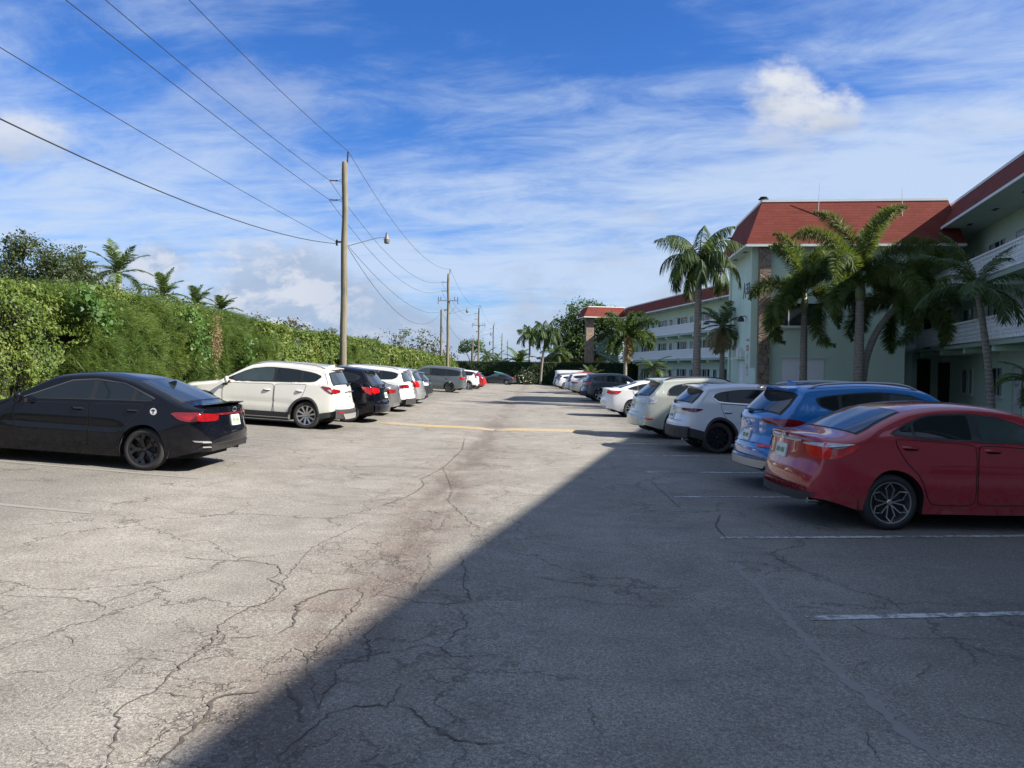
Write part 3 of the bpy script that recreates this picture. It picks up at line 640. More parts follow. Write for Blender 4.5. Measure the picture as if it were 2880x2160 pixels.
            for x0, x1, h0, h1 in ((xa0 + s.ra + .05, xa1 - s.ra - .05, ch, ch), (.06, xa0 - s.ra - .05, ch + .06, ch + .02), (xa1 + s.ra + .05, s.L - .03, ch + .02, ch + .1)):
                zb0, zb1 = float(np.interp(x0, s.sill[:, 0], s.sill[:, 1])), float(np.interp(x1, s.sill[:, 0], s.sill[:, 1]))
                side(s, mb, [(x0, zb0), (x1, zb1), (x1, h1), (x0, h0)], .012, sg, 14, 5, 0)
            B(mb, 'wheel_arch_cladding', cm)
        if S.get('sillstrip'):
            mb = MB(); sline(s, mb, [(xa0 + s.ra + .05, .26), (xa1 - s.ra - .05, .26)], .02, .016, sg); B(mb, 'sill_strip', SATIN)
        if S.get('rails'):
            x0, x1, rm = S['rails']; mb = MB(); pts = []
            for t in np.linspace(0, 1, 14):
                x = x0 + (x1 - x0) * t; y = float(s.yraw(x, s.zc(x))) * .93; pts.append((x, sg * y, float(s.Ztop(x, y)) + .045 * min(1, math.sin(t * math.pi) * 3.2)))
            mb.tube(pts, .017, 8); B(mb, 'roof_rail', rm)
        if fine and vis and S.get('cap'):
            x, z, r = S['cap']; mb = MB(); ring = [(x + r * math.cos(t), z + r * math.sin(t)) for t in np.linspace(0, 2 * math.pi, 20)]
            sline(s, mb, ring, .008, .003, sg, .02); B(mb, 'fuel_door_gap', SEAM)
    # screens
    w0, w1 = S['wind']; mb = MB(); topg(s, mb, w0, w1, .80, .84, .006); B(mb, 'windscreen', GLASSR)
    r0, r1 = S['rearscr']; f0, f1 = S.get('rsf', (.80, .84))
    mb = MB(); topg(s, mb, r0 - .02, r1 + .02, f0 + .05, f1 + .05, .003); ob = B(mb, 'rear_screen_surround', BLK)
    mb = MB(); topg(s, mb, r0, r1, f0, f1, .008); B(mb, 'rear_window', GLASSR)
    if 'wiper' in S:
        x, z = S['wiper']; mb = MB(); xx = [float(s.Xrear(0, z)), float(s.Xrear(.2, z + .03)), float(s.Xrear(.42, z + .05))]
        mb.tube([(xx[0] + .05, 0, z), (xx[1] + .05, .2, z + .03), (xx[2] + .03, .42, z + .05)], .014, 6); mb.lathe([(.001, .03), (.035, .02), (.04, -.03)], (xx[0] + .03, 0, z), 10, 'x'); B(mb, 'rear_wiper', BLK)
    if 'spoiler' in S:
        x0, x1, zt, hw, th_ = S['spoiler']; mb = MB(); rows = []
        for y in np.linspace(-hw, hw, 17):
            d = abs(y / hw); sh = .06 * d ** 3; zz = zt - .045 * d ** 2.2
            e = S.get('splift', 0)
            rows.append([(x0 - sh, y, zz - .012), (x0 - sh, y, zz + .008), ((x0 + x1) / 2 - sh, y, zz + .004 + e * .6), (x1 - sh * 1.6, y, zz - .012 + e), (x1 - sh * 1.6, y, zz - .012 - th_ + e), (x0 + .04 - sh, y, zz - .035 - th_)])
        mb.grid(s.D(rows)); n = 17
        mb.poly([tuple(p) for p in s.D(rows)[0]]); mb.poly([tuple(p) for p in s.D(rows)[-1]]); B(mb, 'spoiler', S.get('spm', pm), smooth=30)
        if S.get('stop'):
            mb = MB(); mb.box(x1 - .035, x1 + .004, -.16, .16, zt - .06 - th_ * .2, zt - .035); B(mb, 'brake_light', DRED)
    if 'fin' in S:
        x = S['fin']; z = float(s.T(x)) - .01; mb = MB()
        mb.add([(x - .14, -.03, z), (x - .14, .03, z), (x + .07, .03, z), (x + .07, -.03, z), (x + .05, -.006, z + .07), (x + .05, .006, z + .07), (x + .09, 0, z + .068)], [(0, 4, 5, 1), (1, 5, 6, 2), (3, 6, 4, 0), (4, 6, 5), (2, 6, 3)]); B(mb, 'antenna', pm, smooth=False)
    # rear details
    if fine or S.get('plate'):
        pz = S.get('plz', .85); px = float(s.Xrear(0, pz)); slope = (float(s.Xrear(0, pz - .07)) - float(s.Xrear(0, pz + .07))) / .14
        def PP(y, z, o): return (px - (z - pz) * slope + o, y, z)
        mb = MB(); mb.add([PP(y, z, o) for o in (.0, .02) for y, z in ((-.155, pz - .08), (.155, pz - .08), (.155, pz + .08), (-.155, pz + .08))], [(4, 5, 6, 7), (0, 1, 5, 4), (1, 2, 6, 5), (2, 3, 7, 6), (3, 0, 4, 7)])
        mb.cur = 1
        for sx in range(7):
            if sx == 3: continue
            y0 = -.125 + sx * .036; mb.quad(PP(y0, pz - .03, .023), PP(y0 + .022, pz - .03, .023), PP(y0 + .022, pz + .03, .023), PP(y0, pz + .03, .023))
        mb.cur = 2; mb.quad(PP(-.014, pz - .02, .0235), PP(.012, pz - .02, .0235), PP(.014, pz + .02, .0235), PP(-.012, pz + .02, .0235)); B(mb, 'licence_plate', [PLATE, PLATEG, PLATEO], smooth=False)
    if 'bumper' in S:   # darker band low on the tail
        bm_, zt, zl = S['bumper']; mb = MB(); y = np.linspace(-W * .985, W * .985, 31); rows = []
        for z, o in ((zl, .0), (zl + .02, .025), (zt - .03, .03), (zt, .004)):
            x = s.Xrear(y, np.full(y.shape, z)); yy = y; rows.append(np.stack([x + o, yy, np.full(y.shape, z)], -1))
        P = s.D(np.array(rows)); mb.grid(P); B(mb, 'rear_bumper', bm_)
    if 'seamr' in S:
        mb = MB()
        for z, y1 in S['seamr']: rear(s, mb, [(-y1, z - .004), (y1, z - .004), (y1, z + .004), (-y1, z + .004)], .004, 1, 30, 2, 0)
        B(mb, 'tailgate_gap', SEAM)
    if 'exhaust' in S:
        for sg in S['exhaust']: mb = MB(); mb.tube([(s.L - .40, sg * (W - .36), .29), (s.L - .17, sg * (W - .36), .285)], .034, 12); B(mb, 'exhaust_pipe', CHROME)
    if 'badge' in S:
        zz, kind = S['badge']; x = float(s.Xrear(0, zz)); mb = MB()
        if kind == 'oval': mb.tube([(x + .012, .075 * math.cos(t), zz + .035 * math.sin(t)) for t in np.linspace(0, 2 * math.pi, 20)], .008, 6, False)
        elif kind == 'ovals':
            mb.tube([(x + .012, .07 * math.cos(t), zz + .045 * math.sin(t)) for t in np.linspace(0, 2 * math.pi, 20)], .007, 6, False); mb.tube([(x + .012, .022 * math.cos(t), zz + .042 * math.sin(t)) for t in np.linspace(0, 2 * math.pi, 16)], .006, 6, False); mb.tube([(x + .012, .05 * math.cos(t), zz + .022 + .015 * math.sin(t)) for t in np.linspace(0, 2 * math.pi, 16)], .006, 6, False)
        else: mb.tube([(x + .012, .045 * math.cos(t), zz + .045 * math.sin(t)) for t in np.linspace(0, 2 * math.pi, 20)], .008, 6, False); mb.box(x + .004, x + .016, -.006, .006, zz - .04, zz + .04); 
        B(mb, 'tailgate_emblem', CHROME)
    for f in S.get('post', []): f(s, rt, B, pm, near, shift)
    return rt
def xclip(poly, x0, x1, ins=.02):
    p = np.asarray(rpoly(poly), float); lo, hi = p[:, 0].min(), p[:, 0].max(); x0, x1 = max(x0, lo + .03), min(x1, hi - .03); G = strip_pts(p, 40, 2)
    xs = np.linspace(x0, x1, 9); l = np.interp(xs, G[:, 0, 0], G[:, 0, 1]) + ins; h = np.interp(xs, G[:, 1, 0], G[:, 1, 1]) - ins
    h = np.maximum(h, l + .004); return [tuple(q) for q in zip(xs, l)] + [tuple(q) for q in zip(xs, h)][::-1]
def finish(S, cuts, doorx):
    S['panes'] = [xclip(S['dlo'], a, b) for a, b in cuts]
    xf, xr = S['axles']; ra = S['rw'] + .055; m, f = doorx; bl = S['belt']; bz = lambda x: float(np.interp(x, [b[0] for b in bl], [b[1] for b in bl])) - .025
    z0 = S.get('doorz', .30); rx = min(xr - .02, S.get('rdx', xr - .02))
    S['doors'] = [[(f, z0 + .02), (m - .012, z0), (m - .012, bz(m)), (f - .02, bz(f)), (f - .06, .8)],
                  [(m + .012, z0), (xr - ra - .07, z0), (xr - ra + .05, .62), (rx - .12, .80), (rx, bz(rx) - .02), (rx - .04, bz(rx)), (m + .012, bz(m))]]
    if not S.get('bigdoor', 1): S['doors'] = S['doors'][:1]
    return S
def sedan(L=4.64, W=1.78, H=1.45, xf=.93, xr=3.63, rw=.32, b0=.93, b1=1.03, deck=1.05, hood=.9, cowl=1.38, wt=2.1, re=3.35, gl=4.08, paint_=None, wheel=None, dlo=None, **k):
    S = dict(L=L, W=W, rw=rw, axles=(xf, xr), paint=paint_, wheel=wheel,
        top=[(0, .40), (.0, .5), (.02, .6), (.1, hood - .2), (.28, hood - .12), (.75, hood - .03), (cowl - .25, hood + .04), (cowl, hood + .08), (wt - .1, H - .12), (wt + .1, H - .05), (wt + .45, H - .008), (wt + .75, H), (re - .3, H - .018), (re, H - .07), (re + .2, H - .15), (gl - .1, deck + .07), (gl + .05, deck + .02), (gl + .2, deck), (L - .16, deck - .01), (L - .10, deck - .01), (L - .09, deck - .05), (L - .07, .85), (L - .05, .74), (L - .012, .66), (L - .003, .58), (L, .5), (L, .40)],
        belt=[(0, .78), (xf, b0 - .06), (cowl + .3, b0), (xr - .1, b1), (L, deck - .03)], sill=[(0, .26), (.3, .2), (xf, .19), (xr, .19), (L - .5, .23), (L - .1, .33), (L, .34)],
        plan=[(0, .93), (.35, .97), (.9, 1.), (2.3, 1.), (xr, .995), (L - .6, .985), (L - .28, .965), (L - .12, .93), (L - .04, .87), (L, .78)], tum=.47, n=3.,
        dlo=dlo or [(cowl + .27, b0 + .02), (wt + .28, H - .155), (wt + .65, H - .115), (re - .12, H - .15), (re + .12, H - .235), (xr + .12, b1 + .075), (xr + .06, b1 + .022), (xr - .3, b1 + .012)],
        mirror=(cowl + .38, b0 + .0), wind=(cowl + .06, wt - .02), rearscr=(re + .06, gl - .04), hz=.87, plz=.82, badge=(.97, 'oval'), cap=None,
        head=[(.12, .60), (.95 * .6, .74), (.62, .79), (.12, .68)], doorz=.30)
    for q, v in k.items(): S[q] = v
    return S
def suv(L=4.5, W=1.84, H=1.67, xf=.86, xr=3.55, rw=.35, b0=1.06, b1=1.16, hood=1.02, cowl=1.22, wt=1.95, re=3.95, gx=4.3, gz_=1.13, paint_=None, wheel=None, dlo=None, tz=.86, **k):
    S = dict(L=L, W=W, rw=rw, axles=(xf, xr), paint=paint_, wheel=wheel, H=H,
        top=[(0, .42), (.0, .52), (.015, .62), (.05, hood - .22), (.14, hood - .12), (.3, hood - .05), (.75, hood), (cowl, hood + .07), (cowl + .06, hood + .10), (wt - .1, H - .14), (wt + .1, H - .06), (wt + .5, H - .008), (wt + .95, H), (re - .6, H - .018), (re - .1, H - .055), (re + .02, H - .08), (re + .05, H - .12), (re + .07, H - .16), (gx - .03, gz_ + .03), (gx + .02, gz_ - .02), (gx + .05, gz_ - .10), (L - .10, tz), (L - .06, .74), (L - .05, .70), (L - .01, .66), (L - .002, .6), (L, .52), (L, .42)],
        belt=[(0, .86), (xf, b0 - .08), (cowl + .2, b0), (xr, b1), (L, b1 + .02)], sill=[(0, .3), (.3, .24), (xf, .22), (xr, .22), (L - .5, .27), (L - .1, .36), (L, .37)],
        plan=[(0, .93), (.35, .97), (.9, 1.), (2.3, 1.), (xr, .998), (L - .5, .985), (L - .22, .965), (L - .10, .93), (L - .03, .88), (L, .80)], tum=.30, n=3.4, drop=.13,
        dlo=dlo or [(cowl + .10, b0 + .02), (wt + .18, H - .185), (wt + .75, H - .145), (re - .8, H - .16), (re - .22, H - .22), (re + .02, H - .30), (re - .12, b1 + .06), (re - .35, b1 + .03)],
        mirror=(cowl + .32, b0 + .02), wind=(cowl + .10, wt + .0), rearscr=(re + .10, gx - .035), rsf=(.84, .86), hz=.94, plz=.84, wiper=(gx - .01, gz_ + .0), spoiler=(re - .12, re + .17, H - .06, .60, .02), stop=1,
        head=[(.12, .78), (.55, .86), (.62, .93), (.16, .9)], cap=None, seamr=[(.70, .60)], badge=(.99, 'oval'), doorz=.38)
    for q, v in k.items(): S[q] = v
    return S
ws = lambda name, n, kind, m, **k: dict(name=name, n=n, kind=kind, mat=m, **k)
WH = dict(fork=ws('fork', 5, 'fork', DALLOY, w=.06, rim=.70), loop=ws('loop', 6, 'loop', MALLOY, w=.022, rim=.73, ph=.1), ten=ws('ten', 10, 'bar', SILV, w=.042, rim=.68, tip=1.1), pair=ws('pair', 5, 'pair', SILV, w=.055, rim=.69), bar5=ws('bar5', 5, 'bar', SILV, w=.075, rim=.66, tip=.8),
    black=ws('black', 5, 'vee', DALLOY, w=.05, rim=.70), steel=ws('steel', 8, 'bar', mat('steel_wheel', (.04, .04, .042), .5, .5), w=.1, rim=.6), vee=ws('vee', 5, 'vee', SILV, w=.06, rim=.68))
WH['loop']['mat'] = MALLOY
PB = paint('black_paint', (.003, .0036, .007), 0, .12, .25); PW = paint('white_pearl_paint', (.66, .65, .60), 0, .35); PR = paint('dark_red_paint', (.30, .006, .020), .0, .25); PBL = paint('blue_paint', (.006, .155, .45), .0, .26)
PWB = paint('cool_white_paint', (.56, .58, .62), 0, .3); PCH = paint('champagne_paint', (.46, .48, .42), .35, .35); PW2 = paint('plain_white_paint', (.72, .73, .74), 0, .3); PGR = paint('blue_grey_paint', (.040, .052, .072), .35, .3)
PSV = paint('silver_paint', (.36, .37, .38), .6, .33); PDG = paint('dark_grey_paint', (.03, .032, .034), .4, .3); PGM = paint('grey_paint', (.11, .13, .14), .4, .35); PRD = paint('bright_red_paint', (.34, .012, .014), .1, .3); PGY = paint('mid_grey_paint', (.16, .16, .165), .5, .35)

# --- black sedan, nearest on the left
def forte_post(s, rt, B, pm, near, shift):
    for sg in (-1, 1):
        mb = MB()
        for z0, z1 in ((.47, .50), (.40, .425)): rear(s, mb, [(.70, z0), (.85, z0 + .006), (.85, z1), (.72, z1 - .004)], .014, sg, 8, 2, 0)
        side(s, mb, [(s.L - .13, .48), (s.L - .01, .475), (s.L - .01, .50), (s.L - .16, .503)], .012, sg, 5, 2, 0)
        B(mb, 'bumper_trim', SATIN)
    mb = MB(); x, z = 3.70, .90; y = near * (float(s.Y(x, z)) + .006); r = .052
    mb.poly([(x + r * math.cos(t), y, z + r * math.sin(t)) for t in np.linspace(0, 2 * math.pi, 24)[:-1]]); st = B(mb, 'round_sticker', mat('sticker_white', (.62, .64, .66), .5), smooth=False)
    mb = MB(); y2 = y + near * .002
    for a, b in (((-.03, .02), (.0, .005)), ((.03, .02), (.0, .005)), ((0, .005), (0, -.035)), ((-.014, .026), (.014, .026))):
        d = Vector((b[0] - a[0], b[1] - a[1])).normalized(); n = Vector((-d.y, d.x)) * .007
        mb.poly([(x + p[0], y2, z + p[1]) for p in ((a[0] + n.x, a[1] + n.y), (b[0] + n.x, b[1] + n.y), (b[0] - n.x, b[1] - n.y), (a[0] - n.x, a[1] - n.y))])
    B(mb, 'sticker_mark', BLK, st, smooth=False).data.transform(shift)
S = sedan(L=4.64, W=1.80, H=1.435, xf=.88, xr=3.58, rw=.32, b0=.94, b1=1.02, deck=1.03, hood=.86, cowl=1.36, wt=2.08, re=3.30, gl=4.15, paint_=PB, wheel=WH['fork'],
    tail=[('s', [(4.02, .905), (4.64, .93), (4.64, .80), (4.42, .775), (4.22, .80)], REDL), ('s', [(4.2, .855), (4.64, .87), (4.64, .82), (4.4, .80)], BRED), ('r', [(.52, .80), (.88, .79), (.88, .92), (.50, .90)], REDL), ('r', [(0, .885), (.55, .885), (.6, .915), (0, .915)], DRED)],
    spoiler=(4.34, 4.60, 1.045, .70, .014), splift=.05, fin=3.52, handle=GLOSSB, dlochrome=[(1.63, .955), (2.36, 1.275), (2.73, 1.318), (3.18, 1.283), (3.42, 1.195), (3.70, 1.085)], dcm=SATIN, clear=0, exhaust=(1,), badge=(.955, 'oval'), post=[forte_post], plz=.79, cap=(3.70, .90, .075))
S['dcm'] = mat('dark_trim_line', (.05, .05, .055), .3)
finish(S, [(1.72, 2.70), (2.78, 3.34), (3.40, 3.66)], (2.73, 1.62))
make_car('parked_sedan', S, -5.5, 11.5, -1, 2, 'glossy black four-door sedan with black wheels and a round white sticker behind its rear door', 'car', 'cars parked in the left row')
# --- white SUV with black cladding
def escape_post(s, rt, B, pm, near, shift):
    for sg in (-1, 1):
        mb = MB(); rear(s, mb, [(.60, .46), (.84, .46), (.84, .50), (.62, .50)], .034, sg, 6, 2, 0); B(mb, 'rear_reflector', REDL)
    mb = MB(); rear(s, mb, [(-.56, .30), (.56, .30), (.66, .44), (-.66, .44)], .042, 1, 20, 4, 0); B(mb, 'skid_plate', SATIN)
    mb = MB(); side(s, mb, [(1.33, .99), (1.5, 1.0), (1.48, 1.035), (1.36, 1.03)], .010, near, 6, 2, 0); B(mb, 'fender_vent', BLK)
    mb = MB(); z = 1.0; x = float(s.Xrear(0, z)); mb.tube([(x + .02, y, z) for y in np.linspace(-.38, .38, 5)], .014, 6); B(mb, 'tailgate_bar', CHROME)
S = suv(L=4.52, W=1.84, H=1.68, xf=.87, xr=3.56, rw=.355, b0=1.08, b1=1.17, hood=1.05, cowl=1.20, wt=2.02, re=4.02, gx=4.34, gz_=1.16, paint_=PW, wheel=WH['ten'], clad=(CLAD, .40), bumper=(CLAD, .56, .30), rails=(2.1, 3.95, SATIN),
    tail=[('s', [(3.98, 1.135), (4.52, 1.09), (4.52, .93), (4.35, .93), (4.15, 1.03)], REDL), ('r', [(.58, .98), (.88, .93), (.88, 1.08), (.60, 1.05)], REDL), ('s', [(4.22, 1.045), (4.52, 1.04), (4.52, .97), (4.36, .97)], WHL)],
    dlo=[(1.30, 1.10), (2.02, 1.46), (2.5, 1.535), (3.1, 1.525), (3.72, 1.455), (4.0, 1.375), (3.80, 1.225), (3.55, 1.20)], handle=PW, post=[escape_post], fin=3.9, sillstrip=1, exhaust=(1, -1), plz=.87, seamr=[(.72, .80)])
finish(S, [(1.62, 2.66), (2.74, 3.36), (3.43, 3.93)], (2.70, 1.42))
make_car('parked_suv', S, -5.28, 19.7, -1, 2, 'white SUV with charcoal lower cladding and ten-spoke silver wheels, parked beyond the black sedan', 'car', 'cars parked in the left row')
# --- black crossover
S = suv(L=4.77, W=1.87, H=1.66, xf=.9, xr=3.75, rw=.37, b0=1.06, b1=1.19, hood=1.0, re=4.15, gx=4.58, gz_=1.13, paint_=PB, wheel=WH['black'], wt=2.05, tail=[('s', [(4.25, 1.08), (4.77, 1.06), (4.77, .86), (4.55, .86), (4.3, .98)], BRED), ('r', [(.52, .94), (.88, .88), (.88, 1.07), (.56, 1.05)], BRED)],
    bumper=(PB, .58, .34), spoiler=(4.0, 4.42, 1.60, .62, .03), plz=.84, clear=0)
finish(S, [(1.62, 2.7), (2.78, 3.45), (3.5, 4.0)], (2.74, 1.42))
make_car('parked_suv', S, -4.85, 22.6, -1, 2, 'black crossover with bright red wrap-around tail lights beside the white cladded SUV', 'car', 'cars parked in the left row')
S = sedan(L=4.8, W=1.82, H=1.45, xr=3.75, re=3.45, gl=4.2, paint_=PGY, wheel=WH['bar5'], tail=[('s', [(4.35, .93), (4.8, .93), (4.8, .8), (4.45, .82)], REDL), ('r', [(.5, .82), (.88, .8), (.88, .93), (.5, .92)], REDL)], deck=1.08)
finish(S, [(1.75, 2.7), (2.78, 3.4), (3.45, 3.7)], (2.74, 1.62))
make_car('parked_sedan', S, -4.95, 25.9, -1, 0, 'grey sedan almost hidden between the black crossover and a white SUV', 'car', 'cars parked in the left row', fine=False)
S = suv(L=4.7, W=1.84, H=1.68, xf=.88, xr=3.67, rw=.35, b1=1.15, hood=1.03, re=4.22, gx=4.52, gz_=1.14, paint_=PW2, wheel=WH['vee'], clad=(CLAD, .40), bumper=(CLAD, .54, .30), rails=(2.1, 4.15, SATIN), tail=[('s', [(4.28, .98), (4.7, 1.06), (4.7, .90), (4.4, .90)], REDL), ('r', [(.5, .92), (.88, .90), (.88, 1.06), (.55, 1.04)], REDL)], exhaust=(1,), plz=.86,
    dlo=[(1.32, 1.08), (2.13, 1.48), (2.7, 1.54), (3.4, 1.525), (4.0, 1.49), (4.26, 1.43), (4.22, 1.28), (3.95, 1.19)])
finish(S, [(1.62, 2.72), (2.8, 3.5), (3.57, 4.18)], (2.76, 1.42))
make_car('parked_suv', S, -4.78, 28.5, -1, 1, 'white SUV with silver roof rails and small slanted red tail lights near the wooden pole', 'car', 'cars parked in the left row')
S = suv(L=4.6, W=1.82, H=1.66, xr=3.6, paint_=PSV, wheel=WH['bar5'], tail=[('s', [(4.1, 1.12), (4.6, 1.10), (4.6, .85), (4.4, .85)], BRED), ('r', [(.6, .88), (.88, .85), (.88, 1.12), (.68, 1.12)], BRED)], gx=4.4, re=4.05)
finish(S, [(1.62, 2.62), (2.7, 3.35), (3.42, 3.85)], (2.66, 1.42))
make_car('parked_suv', S, -4.75, 32.2, -1, 1, 'silver SUV with tall red tail lights before the dark grey hatchback', 'car', 'cars parked in the left row', fine=False)
S = suv(L=4.5, W=1.8, H=1.52, xr=3.5, paint_=PDG, wheel=WH['bar5'], tail=[('s', [(4.1, 1.0), (4.5, 1.0), (4.5, .88), (4.3, .88)], WHL), ('r', [(.5, .88), (.88, .86), (.88, 1.0), (.5, 1.0)], WHL)], re=3.9, gx=4.3, gz_=1.08, b0=1.0, b1=1.08)
finish(S, [(1.62, 2.6), (2.68, 3.3), (3.36, 3.75)], (2.64, 1.42))
make_car('parked_hatchback', S, -4.75, 35.3, -1, 1, 'dark grey hatchback with pale tail lamps, last before the wide empty bays', 'car', 'cars parked in the left row', fine=False)
# --- minivan
S = suv(L=5.08, W=1.97, H=1.75, xf=.93, xr=3.96, rw=.345, b0=1.06, b1=1.12, hood=1.02, cowl=1.1, wt=2.05, re=4.75, gx=4.98, gz_=1.12, paint_=PGM, wheel=WH['steel'], tum=.24, rails=(2.3, 4.7, SATIN), tail=[('s', [(4.72, 1.12), (5.08, 1.10), (5.08, .93), (4.85, .93)], BRED), ('r', [(.66, .93), (.9, .92), (.9, 1.12), (.66, 1.12)], BRED)],
    dlo=[(1.35, 1.08), (2.12, 1.56), (2.8, 1.60), (3.8, 1.59), (4.5, 1.54), (4.78, 1.46), (4.78, 1.2), (4.6, 1.14)], handle=PGM, mirror=(1.45, 1.08))
finish(S, [(1.52, 2.55), (2.66, 3.66), (3.74, 4.7)], (2.6, 1.4))
make_car('parked_minivan', S, -4.3, 52.6, -1, 1, 'slate grey minivan with black steel wheels, standing in front of the double pole', 'car', 'cars parked in the left row')
S = suv(L=4.14, W=1.78, H=1.61, xf=.8, xr=3.35, rw=.33, paint_=PW2, wheel=WH['bar5'], b0=1.08, b1=1.12, hood=1.05, cowl=1.05, wt=1.6, re=3.85, gx=4.03, gz_=1.1, tail=[('s', [(3.92, 1.5), (4.14, 1.48), (4.14, .98), (3.98, .98)], REDL), ('r', [(.7, .98), (.86, .98), (.8, 1.46), (.7, 1.46)], REDL)],
    dlo=[(1.15, 1.1), (1.65, 1.42), (2.4, 1.47), (3.3, 1.45), (3.75, 1.40), (3.72, 1.2), (3.5, 1.15)], clad=(CLAD, .36), spoiler=(3.8, 4.0, 1.56, .55, .02))
finish(S, [(1.3, 2.1), (2.18, 2.95), (3.02, 3.6)], (2.14, 1.3))
make_car('parked_hatchback', S, -3.5, 62.3, -1, 1, 'boxy white hatchback with tall dark-red corner lamps next to the slate minivan', 'car', 'cars parked in the left row', fine=False, )
S = suv(L=4.3, W=1.76, H=1.5, xf=.85, xr=3.4, rw=.32, paint_=PRD, wheel=WH['vee'], b0=.98, b1=1.06, hood=.95, cowl=1.15, wt=1.9, re=3.6, gx=4.1, gz_=1.04, tail=[('s', [(4.0, 1.02), (4.3, 1.0), (4.3, .86), (4.1, .86)], BRED), ('r', [(.5, .86), (.86, .86), (.86, 1.0), (.55, .98)], BRED)])
finish(S, [(1.5, 2.4), (2.48, 3.1), (3.16, 3.45)], (2.44, 1.35))
make_car('parked_hatchback', S, -3.1, 65.8, -1, 1, 'bright red hatchback at the far end of the left row beside the boxy white one', 'car', 'cars parked in the left row', fine=False, )
S = sedan(L=4.85, W=1.86, H=1.46, xf=.95, xr=3.83, rw=.33, paint_=PGR, wheel=WH['bar5'], re=3.5, gl=4.25, deck=1.06, tail=[('s', [(4.5, .92), (4.85, .92), (4.85, .8), (4.6, .8)], REDL), ('r', [(.5, .8), (.9, .8), (.9, .92), (.5, .92)], REDL)], dlochrome=[(1.63, .97), (2.36, 1.29), (2.73, 1.33), (3.4, 1.29), (3.8, 1.11)])
finish(S, [(1.75, 2.7), (2.78, 3.4), (3.5, 3.8)], (2.74, 1.62))
make_car('parked_sedan', S, -.72, 99., -1, 14, 'dark sedan standing alone broadside in front of the far hedge', 'car', None, fine=False)

# ------------------------------------------------------------------ right row
def red_post(s, rt, B, pm, near, shift):
    for sg in (-1, 1):
        mb = MB(); side(s, mb, [(4.26, .972), (4.64, .99), (4.64, .915), (4.40, .918)], .016, sg, 10, 4); B(mb, 'reversing_lamp', WHL)
        mb = MB(); rear(s, mb, [(.50, .945), (.88, .93), (.88, .985), (.50, .965)], .016, sg, 8, 3); B(mb, 'reversing_lamp', WHL)
    mb = MB(); rear(s, mb, [(-.45, .965), (.45, .965), (.45, .99), (-.45, .99)], .012, 1, 16, 2, 0); B(mb, 'boot_trim', SATIN)
    mb = MB(); rear(s, mb, [(-.62, .30), (.62, .30), (.80, .40), (-.80, .40)], .016, 1, 20, 4, 0); B(mb, 'diffuser', CLAD)
S = sedan(L=4.64, W=1.78, H=1.46, xf=.95, xr=3.65, rw=.32, b0=.96, b1=1.07, deck=1.07, hood=.92, cowl=1.32, wt=2.05, re=3.42, gl=4.12, paint_=PR, wheel=WH['loop'], clear=1,
    tail=[('s', [(4.13, .952), (4.3, .982), (4.64, .99), (4.64, .80), (4.46, .80), (4.28, .87)], BREDS), ('r', [(.44, .955), (.88, .99), (.88, .80), (.66, .80), (.55, .90)], BREDS)],
    dlo=[(1.55, .985), (2.28, 1.30), (2.7, 1.345), (3.2, 1.325), (3.46, 1.225), (3.69, 1.105), (3.62, 1.08), (3.3, 1.05)], post=[red_post], hz=.925, plz=.83, badge=(1.005, 'ovals'), spoiler=(4.40, 4.60, 1.075, .70, .012), exhaust=(1,), handle=PR)
finish(S, [(1.68, 2.62), (2.72, 3.38), (3.42, 3.62)], (2.67, 1.50))
make_car('parked_sedan', S, 4.31, 8.74, 1, 2, 'dark red four-door sedan with black and machined looped-spoke wheels, nearest on the right', 'car', 'cars parked in the right row')
def blue_post(s, rt, B, pm, near, shift):
    for sg in (-1, 1):
        mb = MB(); rear(s, mb, [(.50, .66), (.80, .66), (.80, .70), (.50, .70)], .03, sg, 6, 2, 0); B(mb, 'rear_reflector', BREDS)
        mb = MB(); side(s, mb, [(4.05, .64), (4.4, .66), (4.4, .70), (4.05, .68)], -.004, sg, 6, 2, 0); 
    mb = MB(); rear(s, mb, [(-.7, .34), (.7, .34), (.82, .46), (-.82, .46)], .03, 1, 24, 4, 0); B(mb, 'skid_plate', SATIN)
S = suv(L=4.48, W=1.85, H=1.66, xf=.87, xr=3.54, rw=.355, b0=1.06, b1=1.2, hood=1.02, re=3.88, gx=4.33, gz_=1.17, paint_=PBL, wheel=WH['black'], tail=[('s', [(3.92, 1.055), (4.2, 1.10), (4.48, 1.10), (4.48, .99), (4.25, .985), (4.08, 1.0)], REDL), ('r', [(.46, 1.04), (.90, .99), (.90, 1.10), (.5, 1.10)], REDL), ('s', [(4.12, 1.035), (4.48, 1.07), (4.48, 1.02), (4.2, 1.01)], DRED)],
    bumper=(GLOSSB, .50, .32), post=[blue_post], fin=3.70, rails=(2.1, 3.75, SATIN), exhaust=(1,), plz=.80, spoiler=(3.72, 4.16, 1.60, .62, .03), clad=(CLAD, .32),
    dlo=[(1.32, 1.08), (2.13, 1.48), (2.7, 1.525), (3.1, 1.50), (3.5, 1.455), (3.72, 1.41), (3.66, 1.30), (3.35, 1.20)])
finish(S, [(1.62, 2.56), (2.66, 3.28), (3.34, 3.64)], (2.61, 1.42))
make_car('parked_suv', S, 4.62, 11.35, 1, 2, 'bright blue SUV with pointed dark-red tail lights behind the dark red sedan', 'car', 'cars parked in the right row')
